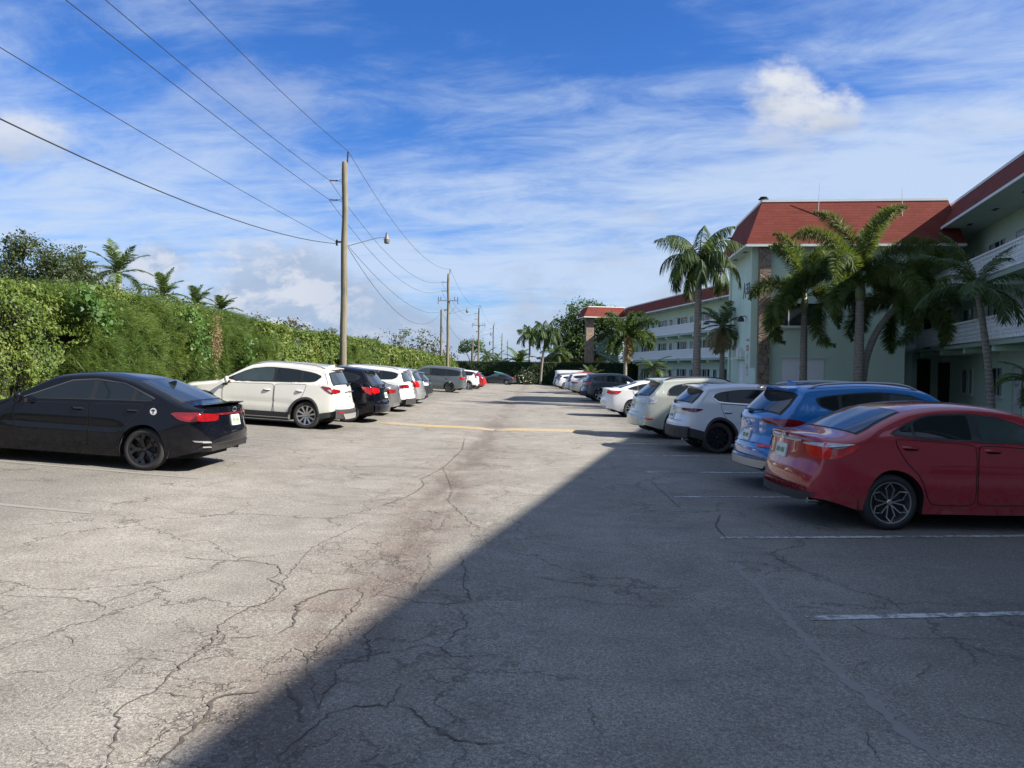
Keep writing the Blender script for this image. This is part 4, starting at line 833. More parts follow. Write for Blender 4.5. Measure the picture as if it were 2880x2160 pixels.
S = suv(L=4.395, W=1.795, H=1.56, xf=.88, xr=3.53, rw=.345, b0=1.02, b1=1.12, hood=.97, re=3.80, gx=4.24, gz_=1.10, wt=2.0, paint_=PWB, wheel=WH['black'], clad=(CLAD, .46), bumper=(CLAD, .58, .32), tail=[('s', [(3.98, .965), (4.2, .985), (4.395, .98), (4.395, .90), (4.22, .895)], DRED), ('r', [(.50, .94), (.88, .90), (.88, .985), (.52, .98)], DRED), ('s', [(4.12, .965), (4.395, .965), (4.395, .92), (4.22, .92)], REDL)],
    dlo=[(1.40, 1.04), (2.12, 1.37), (2.6, 1.425), (3.1, 1.405), (3.5, 1.345), (3.72, 1.26), (3.60, 1.165), (3.35, 1.12)], dlochrome=[(1.40, 1.035), (3.3, 1.115), (3.55, 1.135), (3.72, 1.24), (3.66, 1.28)], spoiler=(3.66, 4.06, 1.50, .58, .02), exhaust=(1, -1), plz=.80, clear=0, hz=.89)
finish(S, [(1.66, 2.5), (2.58, 3.3), (3.36, 3.64)], (2.54, 1.45))
make_car('parked_suv', S, 4.5, 16.8, 1, 2, 'white compact crossover with thick black wheel-arch cladding and black wheels, beyond the blue SUV', 'car', 'cars parked in the right row')
S = suv(L=4.73, W=1.84, H=1.66, xf=.93, xr=3.65, rw=.362, b0=1.06, b1=1.15, hood=1.02, re=4.02, gx=4.55, gz_=1.12, wt=2.1, paint_=PCH, wheel=WH['pair'], rails=(2.2, 3.95, BLK), tail=[('s', [(4.3, 1.11), (4.73, 1.13), (4.73, .94), (4.32, .95)], WHL), ('r', [(.55, .94), (.88, .94), (.88, 1.13), (.62, 1.12)], WHL), ('s', [(4.42, 1.04), (4.73, 1.05), (4.73, 1.0), (4.44, 1.0)], mat('pale_lens', (.30, .30, .42), .12))],
    bumper=(PCH, .60, .34), extra=[('r', [(.55, .50), (.82, .50), (.82, .545), (.55, .545)], BREDS, 'rear_reflector'), ('s', [(4.45, .50), (4.66, .50), (4.66, .545), (4.45, .545)], BREDS, 'rear_reflector')],
    dlo=[(1.40, 1.08), (2.2, 1.465), (2.8, 1.525), (3.3, 1.50), (3.7, 1.43), (3.86, 1.34), (3.98, 1.18), (3.85, 1.15), (3.5, 1.145)], spoiler=(3.86, 4.30, 1.60, .60, .035), plz=.86)
finish(S, [(1.7, 2.66), (2.74, 3.3), (3.36, 3.88)], (2.7, 1.48))
make_car('parked_suv', S, 4.33, 20.2, 1, 2, 'champagne-green SUV with clear tail lamps standing between two white cars', 'car', 'cars parked in the right row')
S = sedan(L=4.82, W=1.835, H=1.47, xf=.97, xr=3.76, rw=.335, b0=.97, b1=1.08, deck=1.12, hood=.92, re=3.5, gl=4.3, wt=2.15, paint_=PW2, wheel=WH['pair'], tail=[('s', [(4.22, 1.02), (4.82, 1.04), (4.82, .88), (4.45, .89)], BREDS), ('r', [(.55, .93), (.90, .88), (.90, 1.04), (.6, 1.03)], BREDS)],
    dlo=[(1.70, .99), (2.4, 1.30), (2.8, 1.35), (3.3, 1.315), (3.7, 1.21), (3.98, 1.11), (3.85, 1.085), (3.4, 1.06)], fin=3.72, exhaust=(1,), spoiler=(4.50, 4.78, 1.125, .72, .012))
finish(S, [(1.8, 2.75), (2.83, 3.5), (3.57, 3.92)], (2.79, 1.66))
make_car('parked_sedan', S, 4.6, 29.5, 1, 2, 'white sedan with twin-spoke silver wheels beyond the champagne SUV', 'car', 'cars parked in the right row')
S = suv(L=4.57, W=1.84, H=1.68, xf=.92, xr=3.58, rw=.36, b0=1.06, b1=1.16, paint_=PGR, wheel=WH['bar5'], clad=(CLAD, .38), bumper=(CLAD, .60, .32), re=4.05, gx=4.4, gz_=1.12, tail=[('s', [(4.12, 1.12), (4.57, 1.14), (4.57, .98), (4.38, .97)], BREDS), ('r', [(.45, 1.03), (.9, .98), (.9, 1.14), (.5, 1.10)], BREDS)])
finish(S, [(1.62, 2.62), (2.7, 3.35), (3.42, 3.85)], (2.66, 1.42))
make_car('parked_suv', S, 5.1, 44.9, 1, 2, 'blue-grey SUV with red tail lights standing beyond the clean white sedan after empty bays', 'car', 'cars parked in the right row')
S = sedan(L=4.9, W=1.86, H=1.45, xr=3.9, re=3.6, gl=4.35, paint_=PSV, wheel=WH['bar5'], tail=[('s', [(4.4, .95), (4.9, .95), (4.9, .84), (4.55, .84)], DRED), ('r', [(.5, .84), (.9, .84), (.9, .95), (.5, .95)], DRED)])
finish(S, [(1.75, 2.8), (2.88, 3.6), (3.66, 3.9)], (2.84, 1.62))
make_car('parked_sedan', S, 5.35, 57.5, 1, 2, 'silver sedan with dark slanted tail lights right behind the blue-grey SUV', 'car', 'cars parked in the right row', fine=False)
S = suv(L=4.5, W=1.8, H=1.62, paint_=PWB, wheel=WH['bar5'], tail=[('s', [(4.15, 1.1), (4.5, 1.1), (4.5, .9), (4.3, .9)], REDL), ('r', [(.6, .9), (.88, .9), (.88, 1.1), (.6, 1.1)], REDL)])
finish(S, [(1.62, 2.62), (2.7, 3.35), (3.42, 3.8)], (2.66, 1.42))
make_car('parked_suv', S, 5.3, 62.8, 1, 2, 'pale SUV tail standing between the silver sedan and a red car roof', 'car', 'cars parked in the right row', fine=False)
S = suv(L=4.6, W=1.82, H=1.72, paint_=PRD, wheel=WH['bar5'], tail=[('s', [(4.2, 1.1), (4.6, 1.1), (4.6, .9), (4.35, .9)], REDL), ('r', [(.6, .9), (.88, .9), (.88, 1.1), (.6, 1.1)], REDL)])
finish(S, [(1.62, 2.62), (2.7, 3.35), (3.42, 3.85)], (2.66, 1.42))
make_car('parked_suv', S, 5.75, 66.5, 1, 2, 'red SUV of which only the roof shows above the pale cars of the right row', 'car', 'cars parked in the right row', fine=False)
S = suv(L=4.3, W=1.78, H=1.52, paint_=PW2, wheel=WH['vee'], xr=3.4, re=3.7, gx=4.15, b0=1.0, b1=1.08, gz_=1.05, tail=[('s', [(3.95, 1.02), (4.3, 1.02), (4.3, .9), (4.1, .9)], BREDS), ('r', [(.5, .92), (.88, .9), (.88, 1.02), (.5, 1.0)], BREDS)])
finish(S, [(1.5, 2.5), (2.58, 3.2), (3.26, 3.55)], (2.54, 1.35))
make_car('parked_hatchback', S, 5.25, 76.5, 1, 2, 'small white hatchback near the far end of the right row', 'car', 'cars parked in the right row', fine=False)
S = suv(L=4.5, W=1.8, H=1.66, paint_=PDG, wheel=WH['bar5'], tail=[('s', [(4.1, 1.45), (4.5, 1.4), (4.5, .9), (4.3, .9)], REDL), ('r', [(.6, .9), (.88, .9), (.8, 1.4), (.65, 1.4)], REDL)])
finish(S, [(1.62, 2.62), (2.7, 3.35), (3.42, 3.8)], (2.66, 1.42))
make_car('parked_suv', S, 5.35, 82., 1, 2, 'dark SUV with tall red corner lamps just behind the small white hatchback', 'car', 'cars parked in the right row', fine=False)
S = suv(L=5.6, W=2.0, H=2.05, xf=.95, xr=4.3, rw=.35, b0=1.2, b1=1.25, hood=1.12, cowl=1.0, wt=1.75, re=5.45, gx=5.52, gz_=1.4, tz=.9, paint_=PW2, wheel=WH['steel'], tum=.1, drop=.09, n=4.5, tail=[('s', [(5.5, 1.4), (5.6, 1.4), (5.6, .95), (5.5, .95)], REDL), ('r', [(.86, .95), (.96, .95), (.94, 1.35), (.86, 1.35)], REDL)],
    dlo=[(1.25, 1.22), (1.75, 1.75), (2.2, 1.80), (2.35, 1.78), (2.35, 1.24)], spoiler=(5.2, 5.4, 2.0, .3, .01), rsf=(.5, .5), bigdoor=0)
finish(S, [(1.35, 2.28)], (2.4, 1.35))
make_car('cargo_van', S, 6.2, 89., 1, 0, 'plain white windowless cargo van at the end of the right row by the far hedge', 'van', None, fine=False)
# ------------------------------------------------------------------ building
def wall_mat(name, c):
    m, T, b, oc = matn(name)
    n = T.noise(oc, .6, 5, .6); n2 = T.noise(T.comb(T.m('MULTIPLY', T.sep(oc)[0], 3.), T.m('MULTIPLY', T.sep(oc)[1], 3.), T.m('MULTIPLY', T.sep(oc)[2], .25)), 1., 5, .65)
    col = T.mix(T.sm(n, .3, .7), tuple(x * .93 for x in c) + (1,), (*c, 1)); col = T.mix(T.sm(n2, .58, .8, 0, .35), col, tuple(x * .72 for x in c) + (1,))
    T.l.new(col, b.inputs['Base Color']); b.inputs['Roughness'].default_value = .85
    T.l.new(T.bump(T.noise(oc, 45, 4, .6), .35, .01), b.inputs['Normal']); return m
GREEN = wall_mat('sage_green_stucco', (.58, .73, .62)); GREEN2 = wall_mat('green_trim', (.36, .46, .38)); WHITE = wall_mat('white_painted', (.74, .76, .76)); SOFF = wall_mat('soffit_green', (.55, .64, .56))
RAILW = mat('white_rail', (.86, .88, .90), .6, noise=.08, nscale=2)
def shingle(name='red_shingles'):
    m, T, b, oc = matn(name)
    # courses run along the eave: use the length and the height
    X, Y, Z = T.sep(oc); L_ = T.m('ADD', X, T.m('MULTIPLY', Y, 1.0))
    br = T.node('ShaderNodeTexBrick'); T.l.new(T.comb(L_, Z), br.inputs['Vector']); br.inputs['Scale'].default_value = 1.
    br.inputs['Brick Width'].default_value = .62; br.inputs['Row Height'].default_value = .145; br.inputs['Mortar Size'].default_value = .010; br.inputs['Bias'].default_value = 0
    br.inputs['Color1'].default_value = (.125, .030, .025, 1); br.inputs['Color2'].default_value = (.165, .043, .034, 1); br.inputs['Mortar'].default_value = (.09, .018, .014, 1)
    n = T.noise(oc, 1.2, 5, .6); c = T.mix(T.sm(n, .35, .75, 0, .5), br.outputs[0], (.20, .05, .038, 1)); c = T.mix(T.m('MULTIPLY', T.noise(oc, 90, 2), .35), c, (.2, .05, .035, 1))
    T.l.new(c, b.inputs['Base Color']); b.inputs['Roughness'].default_value = .92; b.inputs['Specular IOR Level'].default_value = .2
    T.l.new(T.bump(T.m('ADD', T.m('MULTIPLY', br.outputs[1], -1.), T.m('MULTIPLY', T.noise(oc, 60, 3), .4)), .7, .02), b.inputs['Normal']); return m
SHIN = shingle()
def stone():
    m, T, b, oc = matn('stone_veneer')
    v = T.node('ShaderNodeTexVoronoi'); v2 = T.node('ShaderNodeTexVoronoi', feature='DISTANCE_TO_EDGE')
    for q in (v, v2): T.l.new(oc, q.inputs['Vector']); q.inputs['Scale'].default_value = 3.2
    r = T.sep(v.outputs['Color'])
    c = T.ramp(r[0], [(0., (.24, .17, .12)), (.35, (.42, .31, .21)), (.7, (.30, .27, .24)), (1., (.52, .41, .29))]); c = T.mix(T.noise(oc, 12, 4, .7), c, (.14, .10, .08, 1))
    c = T.mix(T.sm(v2.outputs[0], .03, .01), c, (.08, .07, .06, 1))
    T.l.new(c, b.inputs['Base Color']); b.inputs['Roughness'].default_value = .9; T.l.new(T.bump(T.sm(v2.outputs[0], 0, .06), .8, .05), b.inputs['Normal']); return m
STONE = stone()
WGL = mat('window_glass', (.03, .04, .045), .05, spec=.9, noise=.6, nscale=.9); CURT = mat('curtain', (.30, .32, .31), .9, noise=.25, nscale=6); DOORW = mat('door_white', (.62, .64, .64), .5, noise=.08); DARKP = mat('recess_shade', (.02, .022, .022), .9); WREATH = mat('wreath_green', (.02, .05, .02), .9)  # DARKP: flat dark colour painting the shade inside openings
PANELG = mat('shutter_white', (.80, .82, .86), .6, noise=.06)
F2, F3, EAVE, TOPZ = 3.22, 6.07, 9.2, 10.6

def add_window(rt, x0, x1, z0, z1, y, split=2, sill=True, curtain=True, facing=1):
    "window in a wall at local y (outer face), looking to +y*facing"
    f = facing; mb = MB(); t = .055
    def bx(a, b, c, d, e, g_): mb.box(a, b, min(c * f, d * f) + y, max(c * f, d * f) + y, e, g_)
    for a, b, c, d in ((x0, x1, z0, z0 + t), (x0, x1, z1 - t, z1), (x0, x0 + t, z0 + t, z1 - t), (x1 - t, x1, z0 + t, z1 - t)): bx(a, b, -.02, .05, c, d)
    for k in range(1, split): xx = x0 + (x1 - x0) * k / split; bx(xx - .025, xx + .025, -.02, .045, z0 + t, z1 - t)
    fr = mb.build('window', DOORW, rt)
    mb = MB(); mb.box(x0 + t, x1 - t, y + f * .012 - .004, y + f * .012 + .004, z0 + t, z1 - t); mb.build('pane', WGL, fr)
    if sill: mb = MB(); mb.box(x0 - .08, x1 + .08, min(y, y + f * .12), max(y, y + f * .12), z0 - .09, z0 - .003); mb.build('window_sill', DOORW, fr)
    if curtain:
        for k in range(split):
            mb = MB()
            a = x0 + (x1 - x0) * k / split; w = (x1 - x0) / split
            if (k + int(x0 * 3)) % 2: mb.box(a + .07, a + w * .62, y + f * .018, y + f * .022, z0 + t + .01, z1 - t - .01); mb.build('curtain', CURT, fr)
    return fr
def add_door(rt, x0, x1, z0, z1, y, facing=1, m=None, wreath=False):
    f = facing; mb = MB(); mb.box(x0, x1, min(y - f * .02, y + f * .03), max(y - f * .02, y + f * .03), z0, z1)
    d = mb.build('door', m or DOORW, rt)
    mb = MB()
    for a, b, c, e in ((x0 - .07, x0 - .002, z0, z1 + .07), (x1 + .002, x1 + .07, z0, z1 + .07), (x0, x1, z1 + .003, z1 + .07)): mb.box(a, b, min(y, y + f * .05), max(y, y + f * .05), c, e)
    mb.build('door_frame', GREEN2, d)
    mb = MB(); xx = x1 - .1; mb.lathe([(.001, .05), (.03, .045), (.03, .0)], (xx, y + f * .03, z0 + 1.0), 10, 'y'); mb.build('door_knob', CHROME, d)
    if wreath:
        mb = MB(); c = ((x0 + x1) / 2, y + f * .06, z0 + 1.45); rr = random.Random(int(x0 * 10))
        for k in range(150):
            t = rr.uniform(0, 6.283); r = .19 + rr.uniform(-.05, .05); a = Vector((c[0] + r * math.cos(t), c[1] + rr.uniform(-.03, .04), c[2] + r * math.sin(t))); e = Vector((rr.uniform(-1, 1), rr.uniform(-1, 1), rr.uniform(-1, 1))) * .06; h = Vector((rr.uniform(-1, 1), 0, rr.uniform(-1, 1))) * .025
            mb.add([a, a + h, a + e], [(0, 1, 2)])
        mb.build('wreath', WREATH, d)
    return d
def railing(rt, x0, x1, y, z, name='balcony_railing', along='x', dirf=1):
    "white balustrade of ribbed panels; pattern repeats every 0.30 m"
    mb = MB(); L = abs(x1 - x0); lo = min(x0, x1)
    def bx(a, b, c, d, e, g_):
        if along == 'x': mb.box(a, b, y + c, y + d, e, g_)
        else: mb.box(y + c, y + d, a, b, e, g_)
    bx(lo, lo + L, -.06, .06, z + 1.02, z + 1.10); bx(lo, lo + L, -.035, .035, z + .08, z + .16)
    n = int(L / .32); st = L / n
    for k in range(n + 1):
        a = lo + k * st; w = .055 if k % 4 else .075
        bx(max(lo, a - w / 2), min(lo + L, a + w / 2), -.04, .04, z + .16, z + 1.02)
        if k < n:
            bx(a + st * .40, a + st * .60, -.010, .010, z + .16, z + 1.02)
            for zz, h, ww in ((.30, .08, .13), (.46, .16, .10), (.66, .16, .10), (.86, .08, .13)):
                c = a + st / 2
                V_ = [(c - ww * .5, z + zz), (c, z + zz - h / 2), (c + ww * .5, z + zz), (c, z + zz + h / 2)]
                q = [((p[0], y + .045, p[1]) if along == 'x' else (y + .045, p[0], p[1])) for p in V_]; q2 = [((p[0], y - .045, p[1]) if along == 'x' else (y - .045, p[0], p[1])) for p in V_]
                mb.add(q + q2, [(0, 1, 2, 3), (4, 7, 6, 5), (0, 4, 5, 1), (1, 5, 6, 2), (2, 6, 7, 3), (3, 7, 4, 0)])
    return mb.build(name, RAILW, rt)
def mansard(rt, ring_e, ring_t, ze, zt, closed=False, nm='roof'):
    "sloping shingle skirt between an eave outline and an inner top outline (same number of points)"
    mb = MB(); n = len(ring_e)
    for i in range(n if closed else n - 1):
        j = (i + 1) % n; a, b, c, d = ring_e[i], ring_e[j], ring_t[j], ring_t[i]
        mb.quad((*a, ze), (*b, ze), (*c, zt), (*d, zt))
    r = mb.build(nm, SHIN, rt)
    mb = MB()
    for ring, z0, z1, o in ((ring_e, ze - .10, ze + .012, .03), (ring_t, zt - .02, zt + .10, .04)):
        for i in range(n if closed else n - 1):
            a, b = Vector(ring[i]), Vector(ring[(i + 1) % n]); d = (b - a).normalized(); nn = Vector((d.y, -d.x))
            for s_ in (1,):
                p = [a + nn * o, b + nn * o, b - nn * .03, a - nn * .03]
                mb.add([(q.x, q.y, z0) for q in p] + [(q.x, q.y, z1) for q in p], [(0, 1, 2, 3), (4, 5, 6, 7), (0, 1, 5, 4), (1, 2, 6, 5), (2, 3, 7, 6), (3, 0, 4, 7)])
    mb.build('fascia', WHITE, r)
    return r
def wing(name, O, rot, x0, x1, label, units, vis0):
    rt = empty(name, (O[0], O[1], 0), rot, label, 'apartment block', 'parts of the green apartment building')
    # back wall and body
    for nm, z0, z1 in (('ground_floor_wall', -.3, F2 - .17), ('second_floor_wall', F2, F3 - .17), ('third_floor_wall', F3, EAVE + .1)):
        mb = MB(); mb.box(x0, x1, -8., -1.5, z0, z1); mb.build(nm, GREEN, rt)
    mb = MB()
    for z in (F2, F3):
        mb.box(x0, x1, -1.49, .06, z - .17, z)
    mb.build('walkway_slab', GREEN2, rt)
    x = x0 + 1.2
    while x < x1 - .3:
        for z in (F2, F3):
            mb = MB(); mb.box(x - .11, x + .11, -1.495, .02, z - .42, z - .172); mb.build('walkway_beam', GREEN, rt)
        x += 4.0
    for z in (F2, F3): railing(rt, x0, x1, .0, z)
    mansard(rt, [(x0, .6), (x1, .6)], [(x0, -.25), (x1, -.25)], EAVE, TOPZ)
    mb = MB(); mb.box(x0, x1, -8., .57, EAVE - .04, EAVE + .06); sf = mb.build('soffit', SOFF, rt)
    x = x0 + 2
    while x < x1:
        mb = MB(); mb.box(x - .25, x + .25, -.55, -.35, EAVE - .055, EAVE - .042); mb.build('soffit_vent', CLAD, sf); x += 3.6
    mb = MB(); mb.box(x0, x1, -8., -.3, EAVE + .07, TOPZ - .03); mb.build('roof_deck', mat('roof_gravel', (.5, .5, .48), .95), rt)
    for (k, a, b, z0, z1, *o) in units:
        for fl, zf in ((0, 0.), (1, F2), (2, F3)):
            if fl not in (o[0] if o else (0, 1, 2)): continue
            if k == 'w': add_window(rt, a, b, zf + z0, zf + z1, -1.5, split=o[1] if len(o) > 1 else 2)
            else: add_door(rt, a, b, zf + .02, zf + 2.08, -1.5, wreath=(fl == 0 and k == 'dw'), m=DARKP if k == 'x' else None)
    return rt
un = []
for x in np.arange(19., 36, 7.): un += [('d', x, x + .92, 0, 0), ('w', x + 1.7, x + 2.9, .95, 2.1), ('w', x + 4., x + 6.0, .6, 2.15)]
un += [('dw', 38.3, 39.25, 0, 0), ('w', 40.6, 43.0, .75, 2.15, (0, 1, 2), 3), ('w', 45.0, 46.9, .75, 2.1), ('d', 47.6, 48.5, 0, 0, (1, 2))]
NW = wing('apartment_wing', (10.973, -2.940), R(75), -28., 51.6, 'near green three-storey wing with white balcony railings, cut off by the right photo edge', un, 30)
# flat dark panels painting the shade of the passage at the inner corner
mb = MB(); mb.box(49.2, 51.5, -1.49, -1.46, .0, 2.5); mb.box(49.2, 51.5, -1.49, -1.46, F2, F2 + 2.3); mb.build('passage_shade', DARKP, NW)
mb = MB(); mb.box(51.603, 58, -8., -.4, -.3, EAVE); mb.build('added_end_wall', GREEN, NW)  # building mass added to keep the sun off the inner corner
un = []
for i, x in enumerate(np.arange(-6., 46, 6.4)): un += [('dw' if i % 2 else 'd', x, x + .92, 0, 0), ('w', x + 1.5, x + 2.5, .95, 2.1, (0, 1, 2), 2), ('w', x + 3.3, x + 5.3, .55, 2.15, (0, 1, 2), 3), ('x', x + 5.6, x + 6.1, 0, 0)]
FW = wing('apartment_wing', (23.67, 60.), R(99.65), -9., 48.7, 'far green three-storey wing with white balconies between corner tower and stone column', un, 0)
# stair head at the end of the far wing
rt = empty('stair_tower', (23.67, 60., 0), R(99.65), 'red roofed stair head on a tall stone column ending the far wing', 'stair tower', 'parts of the green apartment building')
xs0, xs1, yo = 47.2, 51.2, 6.1
mansard(rt, [(xs0, .62), (xs0, yo), (xs1, yo), (xs1, .62)], [(xs0 + .55, .1), (xs0 + .55, yo - .75), (xs1 - .55, yo - .75), (xs1 - .55, .1)], EAVE, TOPZ)
mb = MB(); mb.box(xs0 + .02, xs1 - .02, .63, yo - .03, EAVE - .03, EAVE + .05); mb.box(xs0 + .56, xs1 - .56, .1, yo - .77, EAVE + .052, TOPZ - .03); mb.build('soffit', SOFF, rt)
mb = MB(); mb.box(xs0 + .7, xs0 + 1.5, yo - 1.65, yo - .55, -.4, EAVE - .035); mb.build('stone_column', STONE, rt)
STR = mat('stair_green', (.20, .30, .25), .6)
def flight(p0, p1, w=1.1):
    mb = MB(); (y0, z0), (y1, z1) = p0, p1; n = 12
    for k in range(n):
        t0, t1 = k / n, (k + 1) / n; za = z0 + (z1 - z0) * t1; ya, yb = y0 + (y1 - y0) * t0, y0 + (y1 - y0) * t1
        mb.box(xs0 + 1.7, xs0 + 1.7 + w, min(ya, yb), max(ya, yb), za - .05, za)
    mb.prism([(y0, z0 - .12), (y1, z1 - .12), (y1, z1 - .40), (y0, z0 - .40)], xs0 + 1.62, xs0 + 1.69, 'x'); mb.prism([(y0, z0 - .12), (y1, z1 - .12), (y1, z1 - .40), (y0, z0 - .40)], xs0 + 1.71 + w, xs0 + 1.78 + w, 'x')
    f = mb.build('stair_flight', STR, rt); mb = MB()
    for xx in (xs0 + 1.65, xs0 + 1.75 + w):
        mb.tube([(xx, y0, z0 + 1.0), (xx, y1, z1 + 1.0)], .035, 6); mb.tube([(xx, y0, z0 + .15), (xx, y1, z1 + .15)], .025, 6)
        for k in range(19): t = k / 18; y, z = y0 + (y1 - y0) * t, z0 + (z1 - z0) * t; mb.box(xx - .015, xx + .015, y - .015, y + .015, z + .1, z + 1.)
    mb.build('stair_rail', STR, f)
flight((3.9, 1.6), (.4, F2)); flight((.9, .0), (3.9, 1.6)); flight((3.9, F2 + 1.45), (.4, F3)); flight((.4, F2), (3.9, F2 + 1.45))
for zz in (1.6, F2 + 1.45):
    mb = MB(); mb.box(xs0 + .9, xs1 - .3, 3.95, 4.42, zz - .12, zz); mb.build('landing', STR, rt)
    mb = MB(); mb.box(xs0 + .9, xs0 + .95, 3.0, 4.4, zz + .95, zz + 1.0)
    for k in range(10): mb.box(xs0 + .91, xs0 + .94, 3.0 + k * .15, 3.03 + k * .15, zz, zz + .95)
    mb.build('landing_rail', STR, rt)

# corner tower
TO = (12.72, 40.25); rt = empty('corner_tower', (TO[0], TO[1], 0), R(-6), 'light green corner tower with a tall red mansard roof between the two wings', 'apartment block', 'parts of the green apartment building')
TW, TD, TE, TT = 7.45, 7.6, 8.33, 10.7
mb = MB(); mb.box(0, TW, 0, TD, -.4, TE + .1); mb.build('wall', GREEN, rt)
mb = MB(); mb.box(TW + .003, TW + 2.2, 1.2, TD, TE - .5, TE + .1); mb.build('upper_wall', GREEN, rt)
xr_ = TW + 2.6
mansard(rt, [(-.85, TD + .8), (-.70, -.62), (xr_, -.62), (xr_, TD + .6)], [(.25, TD - .1), (.25, .25), (xr_ - .55, .25), (xr_ - .55, TD - .1)], TE, TT)
mb = MB(); mb.box(-.6, xr_ - .02, -.6, TD + .58, TE - .03, TE + .06); sf = mb.build('soffit', SOFF, rt)
for a, b in ((-.4, 1.5), (-.4, 4.4)): mb = MB(); mb.box(a, a + .22, b, b + .5, TE - .045, TE - .032); mb.build('soffit_vent', CLAD, sf)
mb = MB(); mb.box(.26, xr_ - .57, .26, TD - .12, TE + .062, TT - .04); mb.build('roof_deck', MATS['roof_gravel'], rt)
mb = MB(); mb.box(.06, .62, -.42, -.003, -.4, TE - .033); mb.build('stone_column', STONE, rt)
mb = MB(); mb.box(-.12, -.003, TD - .35, TD, -.4, TE - .033); mb.build('wall_pier', GREEN, rt); mb = MB(); mb.box(-.28, -.003, -.003, .25, 2.0, TE - .033); mb.build('wall_pier', GREEN, rt)
add_window(rt, .78, 3.35, 4.16, 5.42, 0, split=3, facing=-1, curtain=False)
mb = MB(); mb.box(1.37, 3.45, -.05, -.002, 0, 2.50); sh = mb.build('roller_shutter', PANELG, rt); mb = MB(); mb.box(1.32, 3.50, -.09, -.002, 2.503, 2.60); mb.build('shutter_head', DOORW, sh)
# things on the side wall (facing the lot)
mb = MB()
for k in range(24): mb.box(-.035, -.002, 3.0, 4.2, .02 + k * .1, .105 + k * .1)
mb.build('ribbed_door', PANELG, rt)
mb = MB(); mb.box(-.45, -.002, 2.85, 4.9, 2.48, 2.58); mb.build('door_canopy', GREEN, rt)
mb = MB()
for (a, b, c, d, e) in ((3.5, 4.2, 2.60, 3.15, .25), (3.0, 3.4, 2.60, 2.95, .2)): mb.box(-e, -.002, a, b, c, d)
mb.build('meter_box', DOORW, rt)
mb = MB(); y0 = 1.05
def letter(segs, y, z, h, w):
    for (a, b), (c, d) in segs:
        p, q = Vector((y - a * w, z + b * h)), Vector((y - c * w, z + d * h)); dd = (q - p).normalized(); n = Vector((-dd.y, dd.x)) * .07
        mb.add([(-.02, v.x, v.y) for v in (p + n, q + n, q - n, p - n)] + [(-.003, v.x, v.y) for v in (p + n, q + n, q - n, p - n)], [(0, 1, 2, 3), (0, 4, 5, 1), (1, 5, 6, 2), (2, 6, 7, 3), (3, 7, 4, 0)])
th3 = [((0, 1), (1, 1)), ((1, 1), (1, 0)), ((1, 0), (0, 0)), ((0, .52), (1, .52))]; z0_ = [((0, 1), (1, 1)), ((1, 1), (1, 0)), ((1, 0), (0, 0)), ((0, 0), (0, 1))]
letter([((0, 0), (.5, 1)), ((.5, 1), (1, 0)), ((.22, .42), (.78, .42))], 3.55, 5.92, .85, .62)
for k, gl_ in enumerate((th3, th3, z0_, z0_)): letter(gl_, 2.72 - k * .50, 6.16, .46, .32)
mb.build('wall_lettering', BLK, rt)
SIGNR = mat('sign_red', (.5, .06, .06), .6); SIGNW = mat('sign_white', (.62, .62, .6), .6)
def wall_sign(y0, y1, z0, z1, m, lab, bars=()):
    t = MB(); t.box(-.02, -.004, y0, y1, z0, z1); o = t.build('wall_sign', m, None); o.matrix_world = rt_m; tag(o, lab, 'sign', 'signs on the tower side wall')
    if bars:
        t = MB()
        for (a, b, c, d) in bars: t.box(-.026, -.0205, a, b, c, d)
        t.build('sign_marking', SIGNR if m is SIGNW else SIGNW, o)
rt_m = Matrix.Translation((TO[0], TO[1], 0)) @ Matrix.Rotation(R(-6), 4, 'Z')
wall_sign(1.85, 2.4, 2.95, 3.25, SIGNR, 'small red notice, topmost of the signs on the tower side wall', [(1.9, 2.35, 3.02, 3.06), (1.9, 2.35, 3.12, 3.16)])
wall_sign(1.95, 2.3, 2.35, 2.85, SIGNW, 'white sign with a red vertical mark below the small red notice', [(2.09, 2.16, 2.45, 2.75)])
wall_sign(1.9, 2.35, 1.55, 2.28, SIGNW, 'tall white sign with red outline, lowest on the tower side wall', [(1.93, 1.96, 1.6, 2.23), (2.29, 2.32, 1.6, 2.23), (1.97, 2.28, 2.2, 2.23), (1.97, 2.28, 1.6, 1.63), (2.02, 2.22, 1.95, 2.08)])
def lamp(name, loc, build, lab, m):
    t = MB(); build(t); o = t.build(name, m, None, smooth=40); o.matrix_world = rt_m @ Matrix.Translation(loc); return tag(o, lab, 'wall lamp')
def hood(t):
    t.lathe([(.001, .30), (.06, .29), (.16, .16), (.20, -.02), (.18, -.02), (.03, .06)], (-.30, 0, 0), 16, 'z'); t.tube([(-.30, 0, .22), (-.12, 0, .30), (0, 0, .22)], .025, 8)
lamp('wall_lamp', (0, 2.6, 4.6), hood, 'dark hooded wall lamp on the tower side wall under the lettering', CLAD)
def flood(t):
    for y in (-.28, .28): t.lathe([(.001, .0), (.05, .01), (.085, .14), (.08, .15)], (-.18, y, -.02), 12, 'x'); t.box(-.10, -.0, y - .02, y + .02, .0, .04)
    t.box(-.06, -.0, -.07, .07, -.04, .1)
lamp('wall_lamp', (0, 1.35, 3.55), flood, 'pair of small white floodlights above the red notice on the tower side wall', SATIN)
def cam_(t): t.box(-.35, -.0, -.03, .03, -.02, .04); t.lathe([(.001, -.05), (.06, -.03), (.06, .16)], (-.36, 0, 0), 12, 'x')
lamp('wall_lamp', (0, TD - 1.2, 4.55), cam_, 'small white lamp arm at the far edge of the tower side wall', DOORW)
